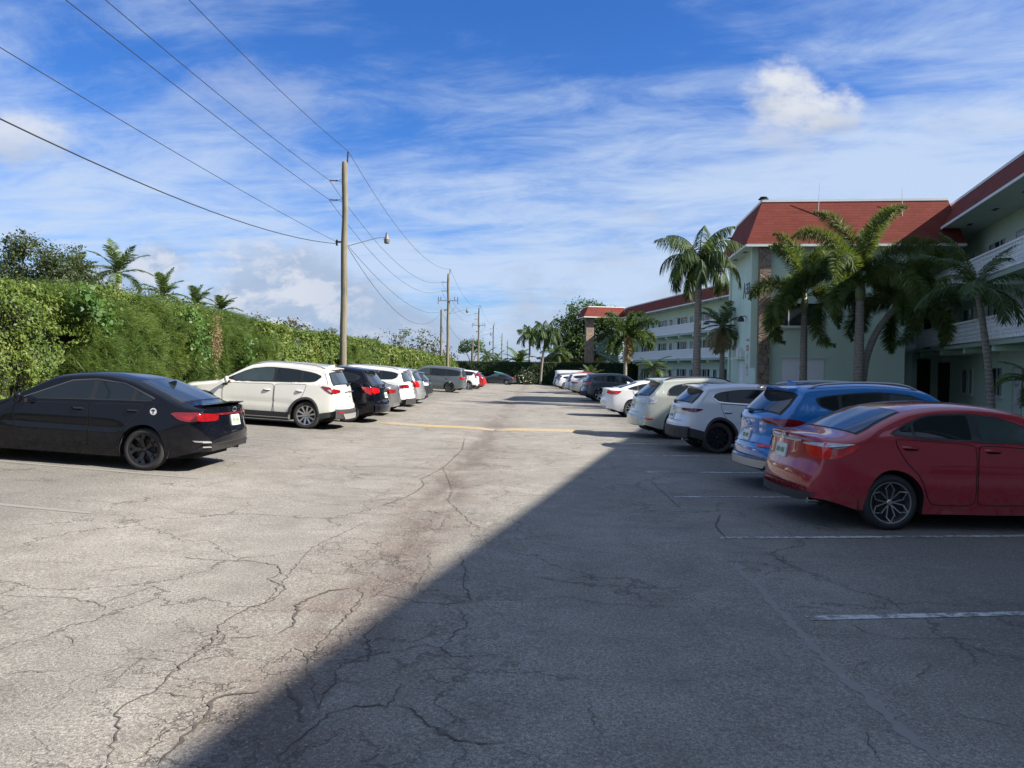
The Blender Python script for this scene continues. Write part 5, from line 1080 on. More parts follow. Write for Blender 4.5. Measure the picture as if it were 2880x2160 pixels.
t = MB(); t.lathe([(.001, .0), (.045, .02), (.045, .14)], (0, 0, 0), 12, 'y'); t.box(-.05, .05, .1, .17, -.05, .05); o = t.build('security_camera', DOORW, None, smooth=40); o.matrix_world = rt_m @ Matrix.Translation((6.95, -.18, 3.35)); tag(o, 'small white security camera on the tower front wall, near the balcony', 'camera')
# roof things
t = MB(); t.lathe([(.03, 0), (.03, .25)], (0, 0, 0), 10); t.lathe([(.02, .22), (.45, .25), (.5, .31), (.40, .33), (.05, .34), (.02, .42), (.38, .44), (.3, .5), (.02, .52)], (0, 0, 0), 18); o = t.build('roof_vent', CLAD, None, smooth=40); o.matrix_world = rt_m @ Matrix.Translation((.35, .45, TT + .02)) @ Matrix.Scale(.55, 4); tag(o, 'dark roof vent on the front corner of the tower roof', 'vent')
t = MB(); t.lathe([(.03, 0), (.03, .2)], (0, 0, 0), 10); t.lathe([(.02, .2), (.35, .24), (.4, .3), (.02, .36)], (0, 0, 0), 18); o = t.build('roof_vent', CLAD, None, smooth=40); o.matrix_world = rt_m @ Matrix.Translation((-.1, TD - .3, TT - .85)) @ Matrix.Scale(.6, 4); tag(o, 'dark roof vent at the rear edge of the tower roof', 'vent')
for x, a, h in ((3.0, .06, 1.75), (7.15, -.02, 1.45)):
    t = MB(); t.tube([(0, 0, 0), (a, 0, h)], [.022, .012], 6); o = t.build('roof_antenna', SATIN, None); o.matrix_world = rt_m @ Matrix.Translation((x, -.05, TT - .85)); tag(o, 'thin whip antenna on the red tower roof, ' + ('left of the two' if x < 5 else 'right of the two'), 'antenna')
# short balcony between tower and near wing
rt = empty('corner_balcony', (20.7, 45.75, 0), 0, 'short stretch of white balcony railing between the green tower and the near wing', 'balcony')
for z in (F2, F3):
    railing(rt, 0, 3.25, .0, z); mb = MB(); mb.box(0, 3.2, -.1, 6, z - .17, z); mb.build('slab', GREEN2, rt)
mb = MB(); mb.box(-.2, 3.4, 2.2, 2.3, 0, EAVE - .1); w_ = mb.build('back_wall', GREEN, rt)
for z in (0, F2, F3): add_door(rt, .35, 1.2, z + .02, z + 2.05, 2.2, facing=-1); 
for a in ((1.6, 3.1, 2.17, 2.197, 0, 2.5), (1.6, 3.1, 2.17, 2.197, F2, F2 + 2.5), (3.85, 5.25, .88, .897, 0, 2.7), (4.2, 5.1, .88, .897, F2, F2 + 2.3)): mb = MB(); mb.box(*a); mb.build('doorway_shade', DARKP, rt)  # flat dark panels painting the shade of open doorways
mb = MB(); mb.box(3.5, 12, .9, 8, -.2, EAVE); mb.build('added_corner_wall', GREEN, rt)  # mass added behind the balcony to block the sun

# low brick house beyond the far hedge
rt = empty('low_house', (11., 135., -.2), R(2), 'low brown brick house with a flat roof edge showing above the far hedge', 'house')
BR = mat('brown_brick', (.24, .13, .10), .9, noise=.2, nscale=3); TI = mat('dark_roof_tile', (.12, .08, .075), .9, noise=.3, nscale=3)
mb = MB(); mb.box(-5.5, 5.5, 0, 8, 0, 4.0); mb.build('wall', BR, rt)
mb = MB(); mb.prism([(-6.2, 4.003), (5.8, 4.003), (5.8, 4.35), (-6.2, 4.35)], -.6, 8.5); mb.build('roof', TI, rt)
mb = MB(); mb.box(-4.8, -2.8, -.05, -.002, 2.6, 3.6); mb.build('window', WGL, rt)

# ------------------------------------------------------------------ poles, wires, street lamps
def wood():
    m, T, b, oc = matn('weathered_pole_wood'); X, Y, Z = T.sep(oc)
    n = T.noise(T.comb(T.m('MULTIPLY', X, 18.), T.m('MULTIPLY', Y, 18.), T.m('MULTIPLY', Z, .8)), 1., 6, .7); n2 = T.noise(oc, 1.2, 4)
    c = T.ramp(T.m('ADD', T.m('MULTIPLY', n, .7), T.m('MULTIPLY', n2, .3)), [(.3, (.07, .06, .045)), (.5, (.165, .148, .11)), (.7, (.25, .225, .17))])
    T.l.new(c, b.inputs['Base Color']); b.inputs['Roughness'].default_value = .95; T.l.new(T.bump(n, .8, .02), b.inputs['Normal']); return m
WOOD = wood(); METD = mat('dark_insulator', (.05, .04, .045), .5); METL = mat('galvanised', (.22, .23, .24), .65, .2); WIRE = mat('cable_black', (.018, .018, .02), .7); CONC = mat('concrete_pole', (.33, .32, .30), .9, noise=.15)
PX = lambda i: -8.8 + 1.40 * i * 1.0; PY = lambda i: 40 + 48 * i
def insul(mb, a, b, r=.05):
    a, b = Vector(a), Vector(b); n = 9; pts = []; rad = []
    for k in range(n * 2 + 1): pts.append(a.lerp(b, k / (2 * n))); rad.append(r if k % 2 else r * .55)
    mb.tube(pts, rad, 10)
def pole(i, H, r0, r1, label, arms=False, lamp_h=None, conc=False, lean=0.):
    x, y = PX(i), PY(i); z = gz(x, y) - .1; rt = empty('utility_pole', (x, y, z), 0, label, 'utility pole', 'utility poles along the hedge'); H = H - z
    mb = MB(); rr = random.Random(i); pts = [(.03 * math.sin(k * .9 + i) * k / 20 + lean * k / 20, 0, H * k / 20) for k in range(21)]
    rad = [r0 + (r1 - r0) * k / 20 + rr.uniform(-.006, .006) for k in range(21)]; pts.append((pts[-1][0], 0, H + .06)); rad.append(r1 * .55)
    mb.tube(pts, rad, 18); mb.build('post', CONC if conc else WOOD, rt, smooth=50)
    tx = pts[-2][0] + r1
    mb = MB(); insul(mb, (tx - .02, -.0, H - .05), (tx + .02, 0, H + .55), .055); mb.build('top_insulator', METD, rt, smooth=50)
    for dz in (.95, 1.95):
        mb = MB(); insul(mb, (-r1 - .22, 0, H - dz), (-r1 - .62, 0, H - dz + .02), .05); ins = mb.build('side_insulator', METD, rt, smooth=50)
        mb = MB(); mb.tube([(-r1 + .02, 0, H - dz + .07), (-r1 - .2, 0, H - dz + .01)], .012, 6); mb.tube([(-r1 + .02, 0, H - dz - .07), (-r1 - .2, 0, H - dz - .01)], .012, 6); mb.build('insulator_bracket', METL, ins)
    if arms:
        mb = MB(); mb.box(-1.15, 1.15, -.2, -.1, H - 3.1, H - 3.0); ca = mb.build('cross_arm', METL, rt)
        for xx in (-1.12, -.85, .72, 1.08): mb = MB(); insul(mb, (xx, -.15, H - 3.0), (xx, -.15, H - 2.62), .05); mb.build('arm_insulator', METD, ca)
        for xx in (-1.15, 1.1): mb = MB(); insul(mb, (xx, -.15, H - 3.05), (xx, -.15, H - 3.45), .045); mb.build('arm_insulator', METD, ca)
        mb = MB(); mb.tube([(-1.1, -.15, H - 3.5), (-.1, -.1, H - 4.6)], .03, 6); mb.build('arm_brace', METL, rt); mb = MB(); mb.tube([(.9, -.15, H - 3.7), (.1, -.1, H - 4.6)], .02, 6); mb.build('arm_brace', METL, rt)
    mb = MB(); mb.box(-.45, -r1, -.04, .04, H - 4.15, H - 4.07); mb.box(-.42, -.34, -.05, .05, H - 4.30, H - 4.0); mb.build('cable_clamp', METD, rt)
    if lamp_h:
        h = lamp_h - z
        t = empty('street_lamp', (x + r0, y, z + h), R(8), ('street lamp on a bent arm fixed to the nearest wooden pole', 'street lamp on the second pole, the one with a cross arm', 'small far street lamp on the third pole', 'very small far street lamp on the fourth pole')[i], 'street lamp', 'street lamps on the utility poles')
        s_ = 1.0
        mb = MB(); mb.tube([(-.12, 0, 0), (1.45, 0, .50), (1.65, 0, .54), (1.92, 0, .53)], .022, 8); mb.build('arm', METL, t, smooth=50)
        mb = MB(); mb.lathe([(.03, .22), (.07, .2), (.09, .05), (.12, .0), (.13, -.06)], (2.0, 0, .50), 16); hd = mb.build('lamp_head', mat('lamp_paint', (.18, .15, .14), .5), t, smooth=50)
        mb = MB(); mb.lathe([(.15, -.06), (.15, -.12), (.135, -.24), (.11, -.27), (.001, -.27)], (2.0, 0, .50), 18); mb.lathe([(.12, -.055), (.165, -.06), (.165, -.08)], (2.0, 0, .50), 18); mb.build('lamp_shade', mat('lamp_glass', (.17, .165, .14), .35), hd, smooth=40)
        mb = MB(); mb.tube([(1.95, 0, .68), (1.98, 0, .80)], .025, 8); mb.build('photocell', METD, hd)
    return H + z
labs = ['tall weathered wooden pole, nearest and largest, behind the left row of cars', 'second utility pole with a cross arm, behind the slate minivan', 'third utility pole, over the far end of the left hedge', 'fourth utility pole, thin against the sky', 'fifth utility pole, very thin and distant', 'last and shortest of the distant utility poles']
Hs = [12.35, 12.6, 12.6, 12.5, 12.4, 12.4]
for i in range(6): pole(i, Hs[i], .185, .145, labs[i], arms=i in (1, 2), lamp_h=(8.0, 8.0, 7.6, 7.4, None, None)[i], lean=(.02, .0, 0, 0, 0, 0)[i])
for (x, y, h, lab) in ((PX(1) - .85, PY(1) + 1., 8.6, 'shorter bare pole standing left against the second utility pole'), (PX(2) - 1.1, PY(2) + 1., 7.0, 'shorter bare pole beside the third utility pole'), (PX(3) - .9, PY(3) + 1, 6.2, 'short bare pole beside the fourth utility pole')):
    mb = MB(); z = gz(x, y); mb.tube([(0, 0, -.1), (0, 0, h - z)], [.17, .13], 14); o = mb.build('service_pole', WOOD, None, smooth=50); o.location = (x, y, z); tag(o, lab, 'utility pole')
mb = MB(); mb.lathe([(.001, -.45), (.24, -.42), (.26, 0), (.24, .42), (.001, .46)], (0, 0, 0), 18); o = mb.build('transformer', METL, None, smooth=40); o.location = (PX(3) - .75, PY(3), 8.1); tag(o, 'grey drum transformer hanging on the fourth utility pole', 'transformer')
def wire(pts, r, lab, grp):
    mb = MB()
    for a, b, sag in pts:
        a, b = Vector(a), Vector(b); mb.tube([a.lerp(b, k / 28) - Vector((0, 0, 4 * sag * (k / 28) * (1 - k / 28))) for k in range(29)], r, 5, False)
    o = mb.build('power_line', WIRE, None); tag(o, lab, 'cable', grp)
g1 = 'overhead lines between the utility poles'
HP = lambda i: (Hs[max(0, min(5, i))])
P_ = lambda i, dx, dz: (PX(i) + dx, PY(i), HP(i) + dz)
wl = [(.18, .56, (1.05, 1.6, 1.6, 1.4, 1.2), 'topmost overhead line running over the pole tops', .012), (-.80, -.93, (.68, 1.7, 1.6, 1.4, 1.2), 'upper side line held by the upper left insulators of the poles', .012), (-.80, -1.93, (.44, 1.8, 1.6, 1.4, 1.2), 'lower side line held by the lower left insulators of the poles', .012)]
for dx, dz, sg_, lab, r in wl: wire([(P_(i - 1, dx, dz), P_(i, dx, dz), sg_[i]) for i in range(5)], r, lab, g1)
wire([(P_(-1, -.4, -4.1), P_(0, -.4, -4.1), .47)], .010, 'plain thin cable meeting the nearest pole at its clamp, upper of the two', g1)
wire([(P_(-1, -.4, -4.2), P_(0, -.4, -4.2), 1.74)], .017, 'thick twisted cable sagging down to the clamp of the nearest pole', g1)
wire([(P_(0, .2, -4.3), (PX(1) - .85, PY(1) + 1, 8.4), 1.3)], .012, 'upper of the two thin cables from the nearest pole to the short bare pole', g1)
wire([(P_(0, .2, -4.4), (PX(1) - .85, PY(1) + 1, 8.3), 2.5)], .014, 'lower of the two thin cables from the nearest pole to the short bare pole', g1)
wire([((PX(1) - .85, PY(1) + 1, 8.4), (PX(2) - 1.1, PY(2) + 1, 6.9), 1.6)], .014, 'low thin cable between the short bare poles beyond the minivan', g1)
# ------------------------------------------------------------------ vegetation
def leaf_mat(name, cols, dry=(.20, .15, .07), dryf=.0, patch=.35, rough=.5, trans=.3):
    m = bpy.data.materials.new(name); m.use_nodes = True; T = NT(m.node_tree); b = T.n['Principled BSDF']; oc = T.node('ShaderNodeTexCoord').outputs['Object']
    r = T.node('ShaderNodeNewGeometry').outputs['Random Per Island']; n = T.noise(oc, patch, 3, .6)
    f = T.m('ADD', T.m('MULTIPLY', T.m('SUBTRACT', n, .5), 1.7), T.m('ADD', T.m('MULTIPLY', r, .45), .28))
    c = T.ramp(f, [(i / (len(cols) - 1) * .9 + .05, q) for i, q in enumerate(cols)])
    if dryf: c = T.mix(T.sm(T.m('ADD', T.noise(oc, patch * 2.2, 4, .6), T.m('MULTIPLY', r, .25)), .92 - dryf, 1.0 - dryf), c, (*dry, 1))
    T.l.new(c, b.inputs['Base Color']); b.inputs['Roughness'].default_value = rough; b.inputs['Specular IOR Level'].default_value = .35
    tr = T.node('ShaderNodeBsdfTranslucent'); T.l.new(T.mix(.4, c, (.25, .32, .03, 1)), tr.inputs[0]); mx = T.node('ShaderNodeMixShader'); mx.inputs[0].default_value = trans
    T.l.new(b.outputs[0], mx.inputs[1]); T.l.new(tr.outputs[0], mx.inputs[2]); T.l.new(mx.outputs[0], T.n['Material Output'].inputs[0]); return m
LV_H = leaf_mat('hedge_leaves', [(.035, .075, .018), (.075, .125, .025), (.115, .165, .03), (.17, .205, .042)], dryf=.08, patch=.55)
LV_F = leaf_mat('feathery_leaves', [(.05, .10, .025), (.09, .15, .035), (.15, .20, .045)], patch=.4, trans=.4)
LV_B = leaf_mat('broad_vine_leaves', [(.025, .075, .018), (.055, .12, .022), (.09, .17, .03)], patch=.8)
LV_D = leaf_mat('dark_hedge_leaves', [(.012, .03, .012), (.02, .05, .016), (.035, .07, .02)], patch=.8, trans=.15)
LV_T = leaf_mat('tree_leaves', [(.02, .045, .015), (.035, .08, .02), (.07, .12, .03)], patch=.3)
LV_G = leaf_mat('grey_tree_leaves', [(.06, .06, .035), (.10, .10, .06), (.15, .13, .085)], patch=.15, dryf=.1)
LV_O = leaf_mat('olive_tree_leaves', [(.03, .045, .02), (.05, .07, .03), (.08, .10, .04)], patch=.3)
PALM1 = leaf_mat('foxtail_palm_leaves', [(.03, .06, .02), (.075, .12, .03), (.17, .21, .06)], dryf=.05, patch=.6, rough=.6)
PALM2 = leaf_mat('palm_leaves', [(.018, .042, .018), (.035, .075, .022), (.065, .11, .03)], patch=.6, rough=.6)
PALM3 = leaf_mat('royal_palm_leaves', [(.03, .06, .022), (.06, .11, .03), (.11, .16, .05)], patch=.5, rough=.4)
DRYL = leaf_mat('dry_fronds', [(.12, .085, .045), (.18, .13, .07), (.22, .17, .09)], patch=.6)
CORE = mat('hedge_inside', (.012, .014, .008), 1.)  # plain dark colour of the solid hedge core
def bark(name, c, ring=9.):
    m, T, b, oc = matn(name); X, Y, Z = T.sep(oc)
    w = T.m('SINE', T.m('ADD', T.m('MULTIPLY', Z, ring * 6.28), T.m('MULTIPLY', T.noise(oc, 4, 3), 5.)))
    n = T.noise(oc, 7, 5, .7); cc = T.mix(n, tuple(x * .55 for x in c) + (1,), tuple(x * 1.25 for x in c) + (1,)); cc = T.mix(T.sm(w, .75, 1., 0, .5), cc, tuple(x * .4 for x in c) + (1,))
    T.l.new(cc, b.inputs['Base Color']); b.inputs['Roughness'].default_value = .95; T.l.new(T.bump(T.m('ADD', w, T.m('MULTIPLY', n, 2.)), .5, .02), b.inputs['Normal']); return m
BARK = bark('palm_bark', (.25, .225, .19), 7.); BARKD = bark('dark_bark', (.14, .12, .10), 3.)
RG = np.random.default_rng(11)
def vnoise(x, y, s, seed=0, oct=3):
    out = 0; amp = 1; tot = 0
    for o in range(oct):
        r = np.random.default_rng(seed + o * 17).random((64, 64)); u, v = x * s * 2 ** o, y * s * 2 ** o
        i, j = np.floor(u).astype(int), np.floor(v).astype(int); fu, fv = u - i, v - j; fu, fv = fu * fu * (3 - 2 * fu), fv * fv * (3 - 2 * fv); i, j = i % 64, j % 64; i1, j1 = (i + 1) % 64, (j + 1) % 64
        out = out + amp * (r[i, j] * (1 - fu) * (1 - fv) + r[i1, j] * fu * (1 - fv) + r[i, j1] * (1 - fu) * fv + r[i1, j1] * fu * fv); tot += amp; amp *= .5
    return out / tot
def leaves(P, N, size, asp=.55, spread=.8, rng=RG):
    "rhombic leaves at P facing roughly N"
    n = len(P); d = rng.normal(size=(n, 3)); nn = N + d * spread; nn /= np.linalg.norm(nn, axis=1)[:, None] + 1e-9
    t = rng.normal(size=(n, 3)); t[:, 2] -= .4; t -= nn * (t * nn).sum(1)[:, None]; t /= np.linalg.norm(t, axis=1)[:, None] + 1e-9
    s = np.cross(nn, t); L = (size * rng.uniform(.6, 1.3, n))[:, None] if np.isscalar(size) else (size * rng.uniform(.6, 1.3, n))[:, None]
    V = np.stack([P - t * L * .5, P + s * L * asp * .5 - nn * L * .06, P + t * L * .5 - nn * L * .12, P - s * L * asp * .5 - nn * L * .06], 1).reshape(-1, 3)
    return V, np.arange(n * 4).reshape(-1, 4)
def needles(P, Dr, length, w, rng=RG):
    n = len(P); d = Dr + rng.normal(size=(n, 3)) * .35; d /= np.linalg.norm(d, axis=1)[:, None]; s = np.cross(d, rng.normal(size=(n, 3))); s /= np.linalg.norm(s, axis=1)[:, None] + 1e-9
    L = (length * rng.uniform(.5, 1.4, n))[:, None]; tip = P + d * L; tip[:, 2] -= L[:, 0] * .25
    V = np.stack([P - s * w / 2, P + s * w / 2, tip + s * w * .15, tip - s * w * .15], 1).reshape(-1, 3); return V, np.arange(n * 4).reshape(-1, 4)
def cat(parts):
    Vs, Fs, o = [], [], 0
    for V, F in parts: Vs.append(V); Fs.append(F + o); o += len(V)
    return np.concatenate(Vs), np.concatenate(Fs)

# the long hedge on the left: three stretches grown into one
def hedge_face(y): return -10.75 + .0297 * y
rt = empty('hedge', (hedge_face(20), 20, .4), 0, 'tall overgrown hedge of vines and feathery shrubs along the whole left side', 'hedge')
rt.location = (0, 0, 0)
def hedge_pts(n, y0, y1, seed, h=3.45):
    rng = np.random.default_rng(seed); y = y0 + (y1 - y0) * rng.random(n); v = rng.random(n)
    top = 3.10 + .42 * (vnoise(y, y * 0, .35, 5) - .5) * 2 * np.clip((34 - y) / 20, .35, 1) - .14 * SS(y, 40, 100) + .10 * (1 - SS(y, 13, 20))
    b = (vnoise(y, v * 3.4, .9, 21) - .5) * 1.3 + (vnoise(y, v * 3.4, 2.6, 41) - .5) * .45
    istop = rng.random(n) < .16
    z = np.where(istop, top + rng.normal(size=n) * .08, .1 + v * (top - .05)); lean = SS(z, top - .9, top) * .35
    x = hedge_face(y) + b - lean - np.where(istop, rng.random(n) * 1.6, rng.random(n) ** 2 * .35)
    z = z + g(x, y) * .5 + .15
    N = np.stack([np.where(istop, .3, 1.), (vnoise(y, v * 3.4, 1.2, 77) - .5) * 1.6, np.where(istop, 1., .35)], -1)
    return np.stack([x, y, z], -1), N, v
parts = []; fe = []; br = []; dk = []
for n, y0, y1, sz, sd in ((98000, 12.5, 30, .07, 1), (42000, 30, 55, .13, 2), (20000, 55, 104, .22, 3)):
    P, N, v = hedge_pts(n, y0, y1, sd); f = vnoise(P[:, 1], P[:, 2], .42, 91, 2); k = ((f < .66) | (np.random.default_rng(sd + 50).random(n) < .65)) & (vnoise(P[:, 1], P[:, 2], 1.5, 3, 3) > np.where(P[:, 1] < 30, .31, .2))
    parts.append(leaves(P[k], N[k], sz * np.random.default_rng(sd + 70).uniform(.6, 1.5, k.sum()))); kf = (f > .63) & (P[:, 1] < 60)
    Pk = P[kf][::5]; cdir = np.random.default_rng(sd + 9).normal(size=(len(Pk), 3)) * .6 + [.7, 0, .5]; Q = np.repeat(Pk, 16, 0) + np.random.default_rng(sd).normal(size=(16 * len(Pk), 3)) * .035 + [.04, 0, 0]; D_ = np.repeat(cdir, 16, 0) + np.random.default_rng(sd + 3).normal(size=(len(Q), 3)) * .45; fe.append(needles(Q, D_, .20 if y0 < 30 else .3, .012 if y0 < 30 else .025))
V, F = cat(parts); mesh_np('vine_leaves', V, F, LV_H, rt)
V, F = cat(fe); mesh_np('feathery_foliage', V, F, LV_F, rt)
# big-leaved vine patches
rng = np.random.default_rng(8); cl = []
for (yc, zc_, ry, rz, n) in ((17.6, 2.85, .35, .28, 300), (18.3, 2.45, .3, .35, 200), (23.0, 2.9, .3, .2, 120), (23.6, 2.2, .4, .7, 200), (27.5, 2.0, .4, .5, 150)):
    q = rng.normal(size=(n, 3)) * [.12, ry * .55, rz * .55]; P = q + [0, yc, zc_ + .3]; P[:, 0] += hedge_face(P[:, 1]) + .42 + rng.random(n) * .15; cl.append(leaves(P, np.tile([1., -.2, .5], (n, 1)), .115, .8, .7, rng))
V, F = cat(cl); mesh_np('broad_leaf_vine', V, F, LV_B, rt)
n = 1100; P = np.stack([np.zeros(n), 25.1 + rng.normal(size=n) * .17, 2.5 + rng.normal(size=n) * .38], -1); P[:, 0] = hedge_face(P[:, 1]) + .30 + rng.random(n) * .12
V, F = leaves(P, np.tile([1., 0, .2], (n, 1)), .07, .5); mesh_np('dead_vine', V, F, DRYL, rt)
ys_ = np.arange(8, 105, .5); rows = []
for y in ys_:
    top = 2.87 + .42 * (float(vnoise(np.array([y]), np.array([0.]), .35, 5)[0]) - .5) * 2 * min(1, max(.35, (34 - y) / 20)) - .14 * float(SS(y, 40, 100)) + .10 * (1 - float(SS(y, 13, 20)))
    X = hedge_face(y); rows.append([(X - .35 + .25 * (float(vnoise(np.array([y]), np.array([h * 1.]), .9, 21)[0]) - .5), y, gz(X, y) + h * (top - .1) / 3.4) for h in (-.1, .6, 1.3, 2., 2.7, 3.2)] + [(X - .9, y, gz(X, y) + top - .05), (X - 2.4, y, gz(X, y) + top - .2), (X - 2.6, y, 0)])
mb = MB(); mb.grid(rows); mb.build('dark_core', CORE, rt)  # solid dark core behind the leaves
# far dark hedge closing the lot
rt = empty('hedge', (5, 106, -.2), 0, 'dark clipped hedge across the far end of the lot', 'hedge')
n = 26000; rng = np.random.default_rng(5); x = rng.uniform(-13, 13, n); v = rng.random(n); it = rng.random(n) < .14; z = np.where(it, 3.05 + rng.normal(size=n) * .05, v * 3.05); y = (vnoise(x, z, .8, 5) - .5) * .5 + np.where(it, rng.random(n) * 1.8, 0)
V, F = leaves(np.stack([x, y, z], -1), np.stack([0 * x, np.where(it, 0, -1.), np.where(it, 1., .2)], -1), .16); mesh_np('leaves', V, F, LV_D, rt)
mb = MB(); mb.box(-13, 13, .25, 2.2, -.2, 3.0); mb.build('dark_core', CORE, rt)
rt = empty('flowering_shrub', (-1.4 + .0, 105.2, -.2), 0, 'white flowering shrub at the foot of the far dark hedge', 'shrub')
n = 900; q = rng.normal(size=(n, 3)) * [.6, .35, .6] + [0, -.1, 1.0]; q[:, 2] = np.abs(q[:, 2]); V, F = leaves(q, q * .3 + [0, -1, .5], .17); mesh_np('leaves', V, F, LV_O, rt)
n = 55; q = rng.normal(size=(n, 3)) * [.7, .25, .6] + [0, -.5, 1.0]; q[:, 2] = np.abs(q[:, 2]); V, F = leaves(q, np.tile([0, -1., .3], (n, 1)), .16, .9); mesh_np('flowers', V, F, mat('white_petals', (.5, .48, .46), .6), rt)['kind'] = 'stuff'
rt.location = (1.85, 105.1, -.2)

def tree(name, loc, blobs, n, size, m, label, trunk=(.25, 3.), group=None, bk=None, seed=0, cat_='tree', clump=40, hollow=.45):
    rng = np.random.default_rng(seed); rt = empty(name, loc, 0, label, cat_, group); mb = MB(); top = np.mean([b[0][2] for b in blobs])
    cx_ = np.mean([b[0] for b in blobs], 0); r0, h0 = trunk
    mb.tube([(0, 0, -.1), (cx_[0] * .2, cx_[1] * .2, h0 * .5), (cx_[0] * .5, cx_[1] * .5, h0), (cx_[0], cx_[1], cx_[2])], [r0 * 1.2, r0 * .9, r0 * .75, r0 * .25], 10)
    for c, r in blobs: mb.tube([(cx_[0] * .4, cx_[1] * .4, h0 * .8), ((cx_[0] * .4 + c[0]) / 2, (cx_[1] * .4 + c[1]) / 2, (h0 + c[2]) / 2), tuple(c)], [r0 * .45, r0 * .3, r0 * .1], 6)
    mb.build('trunk', bk or BARKD, rt, smooth=True)
    parts = []; vol = np.array([r[0] * r[1] * r[2] for c, r in blobs]) ** .67; vol = vol / vol.sum()
    for (c, r), w in zip(blobs, vol):
        k = max(6, int(n * w / clump)); d = rng.normal(size=(k, 3)); d /= np.linalg.norm(d, axis=1)[:, None]; rad = hollow + (1.08 - hollow) * rng.random(k) ** .5
        cc = np.array(c) + d * rad[:, None] * np.array(r); q = np.repeat(cc, clump, 0); off = rng.normal(size=(len(q), 3)) * np.repeat(rng.uniform(.5, 1.2, k), clump)[:, None] * .16 * np.mean(r); P = q + off
        parts.append(leaves(P, np.repeat(d, clump, 0) + [0, 0, .5], size, .5, .9, rng))
    V, F = cat(parts); mesh_np('crown', V, F, m, rt); return rt
def palm(name, loc, H, r, fr, m, label, lean=(0, 0), L=2.4, nf=14, nl=60, ll=.55, w=.05, plume=False, e=(1.2, -.5), droop=1.5, seed=0, group=None, crown_r=.16, dry=0, shaft=None, cat_='palm tree', fan=.6, hang=.35, azb=None, pw=1.25, weep=0., lp=1.6):
    rng = np.random.default_rng(seed); rt = empty(name, loc, 0, label, cat_, group); mb = MB(); k = 24; pts = []; rad = []
    for i in range(k + 1): t = i / k; pts.append((lean[0] * t ** lp, lean[1] * t ** lp, -.15 + (H + .15) * t)); rad.append(r * (1.18 - .35 * t + .12 * max(0, 1 - t * 8)) * (1 + .03 * math.sin(i * 2.4)))
    mb.tube(pts, rad, 14); mb.build('trunk', BARK, rt, smooth=True)
    top = Vector(pts[-1])
    if shaft:
        mb = MB(); mb.tube([top - Vector((0, 0, .05)), top + Vector((0, 0, shaft * .4)), top + Vector((0, 0, shaft))], [r * .95, r * 1.05, r * .5], 12); mb.build('crownshaft', mat('crownshaft_green', (.16, .20, .09), .5), rt, smooth=True); top = top + Vector((0, 0, shaft * .85))
    parts = []; dp = []; mbr = MB()
    for f in range(nf):
        az = f * 2.39996 + rng.uniform(-.25, .25) if azb is None else azb[f % len(azb)] + rng.uniform(-.15, .15); tt = (f + .5) / nf; e0 = e[0] + (e[1] - e[0]) * tt + rng.uniform(-.12, .12); Lf = L * rng.uniform(.85, 1.1); dr = droop * rng.uniform(.85, 1.15) * (.55 + .6 * tt)
        S_ = 24; p = np.array(top) + 0.; P_l = [p.copy()]; Tg = []
        for s in range(S_):
            el_ = e0 - dr * (s / S_) ** pw; d = np.array([math.cos(az) * math.cos(el_), math.sin(az) * math.cos(el_), math.sin(el_)]); Tg.append(d); p = p + d * Lf / S_; P_l.append(p.copy())
        P_l = np.array(P_l); Tg = np.array(Tg + [Tg[-1]]); isdry = f >= nf - dry
        mbr.tube([tuple(q) for q in P_l[::3]], [.03 * (1 - .8 * i / 8) * (r / .15) ** .3 for i in range(len(P_l[::3]))], 5)
        n = nl * (2 if plume else 1); t = np.linspace(.10, 1, n); idx = t * S_; i0 = np.clip(idx.astype(int), 0, S_ - 1); fr_ = (idx - i0)[:, None]; B_ = P_l[i0] * (1 - fr_) + P_l[i0 + 1] * fr_; T_ = Tg[i0]
        Sd = np.cross(T_, [0, 0, 1.]); Sd /= np.linalg.norm(Sd, axis=1)[:, None] + 1e-6; Nn = np.cross(Sd, T_)
        for sg in (-1, 1):
            ph = rng.uniform(-2.0, 2.0, n) if plume else rng.uniform(-.1, .5, n) * .6
            side_ = Sd * (sg * np.cos(ph))[:, None] + Nn * np.sin(ph)[:, None]
            d = T_ * (fan + rng.uniform(-.1, .15, n))[:, None] + side_ * .8; d[:, 2] -= weep * rng.uniform(.7, 1.2, n); d /= np.linalg.norm(d, axis=1)[:, None]
            l = (ll * (np.sin(np.clip(t * 1.08, 0, 1) * math.pi) ** .45 * .8 + .25) * rng.uniform(.85, 1.1, n))[:, None]
            mid = B_ + d * l * .5; tip = B_ + d * l; mid[:, 2] -= l[:, 0] * hang * .12; tip[:, 2] -= l[:, 0] * hang * .5
            wv = np.cross(d, rng.normal(size=(n, 3)) * .4 + Nn); wv /= np.linalg.norm(wv, axis=1)[:, None] + 1e-6; wv = wv * w / 2
            V = np.stack([B_ - wv * .6, B_ + wv * .6, mid + wv, mid - wv, tip + wv * .15, tip - wv * .15], 1).reshape(-1, 3); o = np.arange(n)[:, None] * 6
            Fq = np.concatenate([o + [0, 1, 2, 3], o + [3, 2, 4, 5]]); (dp if isdry else parts).append((V, Fq))
    V, F = cat(parts); cr = mesh_np('crown', V, F, m, rt)
    mbr.build('frond_stalks', mat('frond_stalk', (.11, .13, .05), .6), cr)
    if dp: V, F = cat(dp); mesh_np('dry_fronds', V, F, DRYL, rt)
    return rt
G_B = 'palms in front of the green building'
palm('palm_tree', (9.1, 38., -.05), 7.1, .18, 0, PALM2, 'tall palm with a thick pale trunk and drooping crown, just left of the tower', L=2.6, nf=20, nl=70, ll=.62, w=.04, e=(1.57, .1), droop=2.6, seed=3, weep=.8, group=G_B, hang=1.3, lean=(.05, 0))
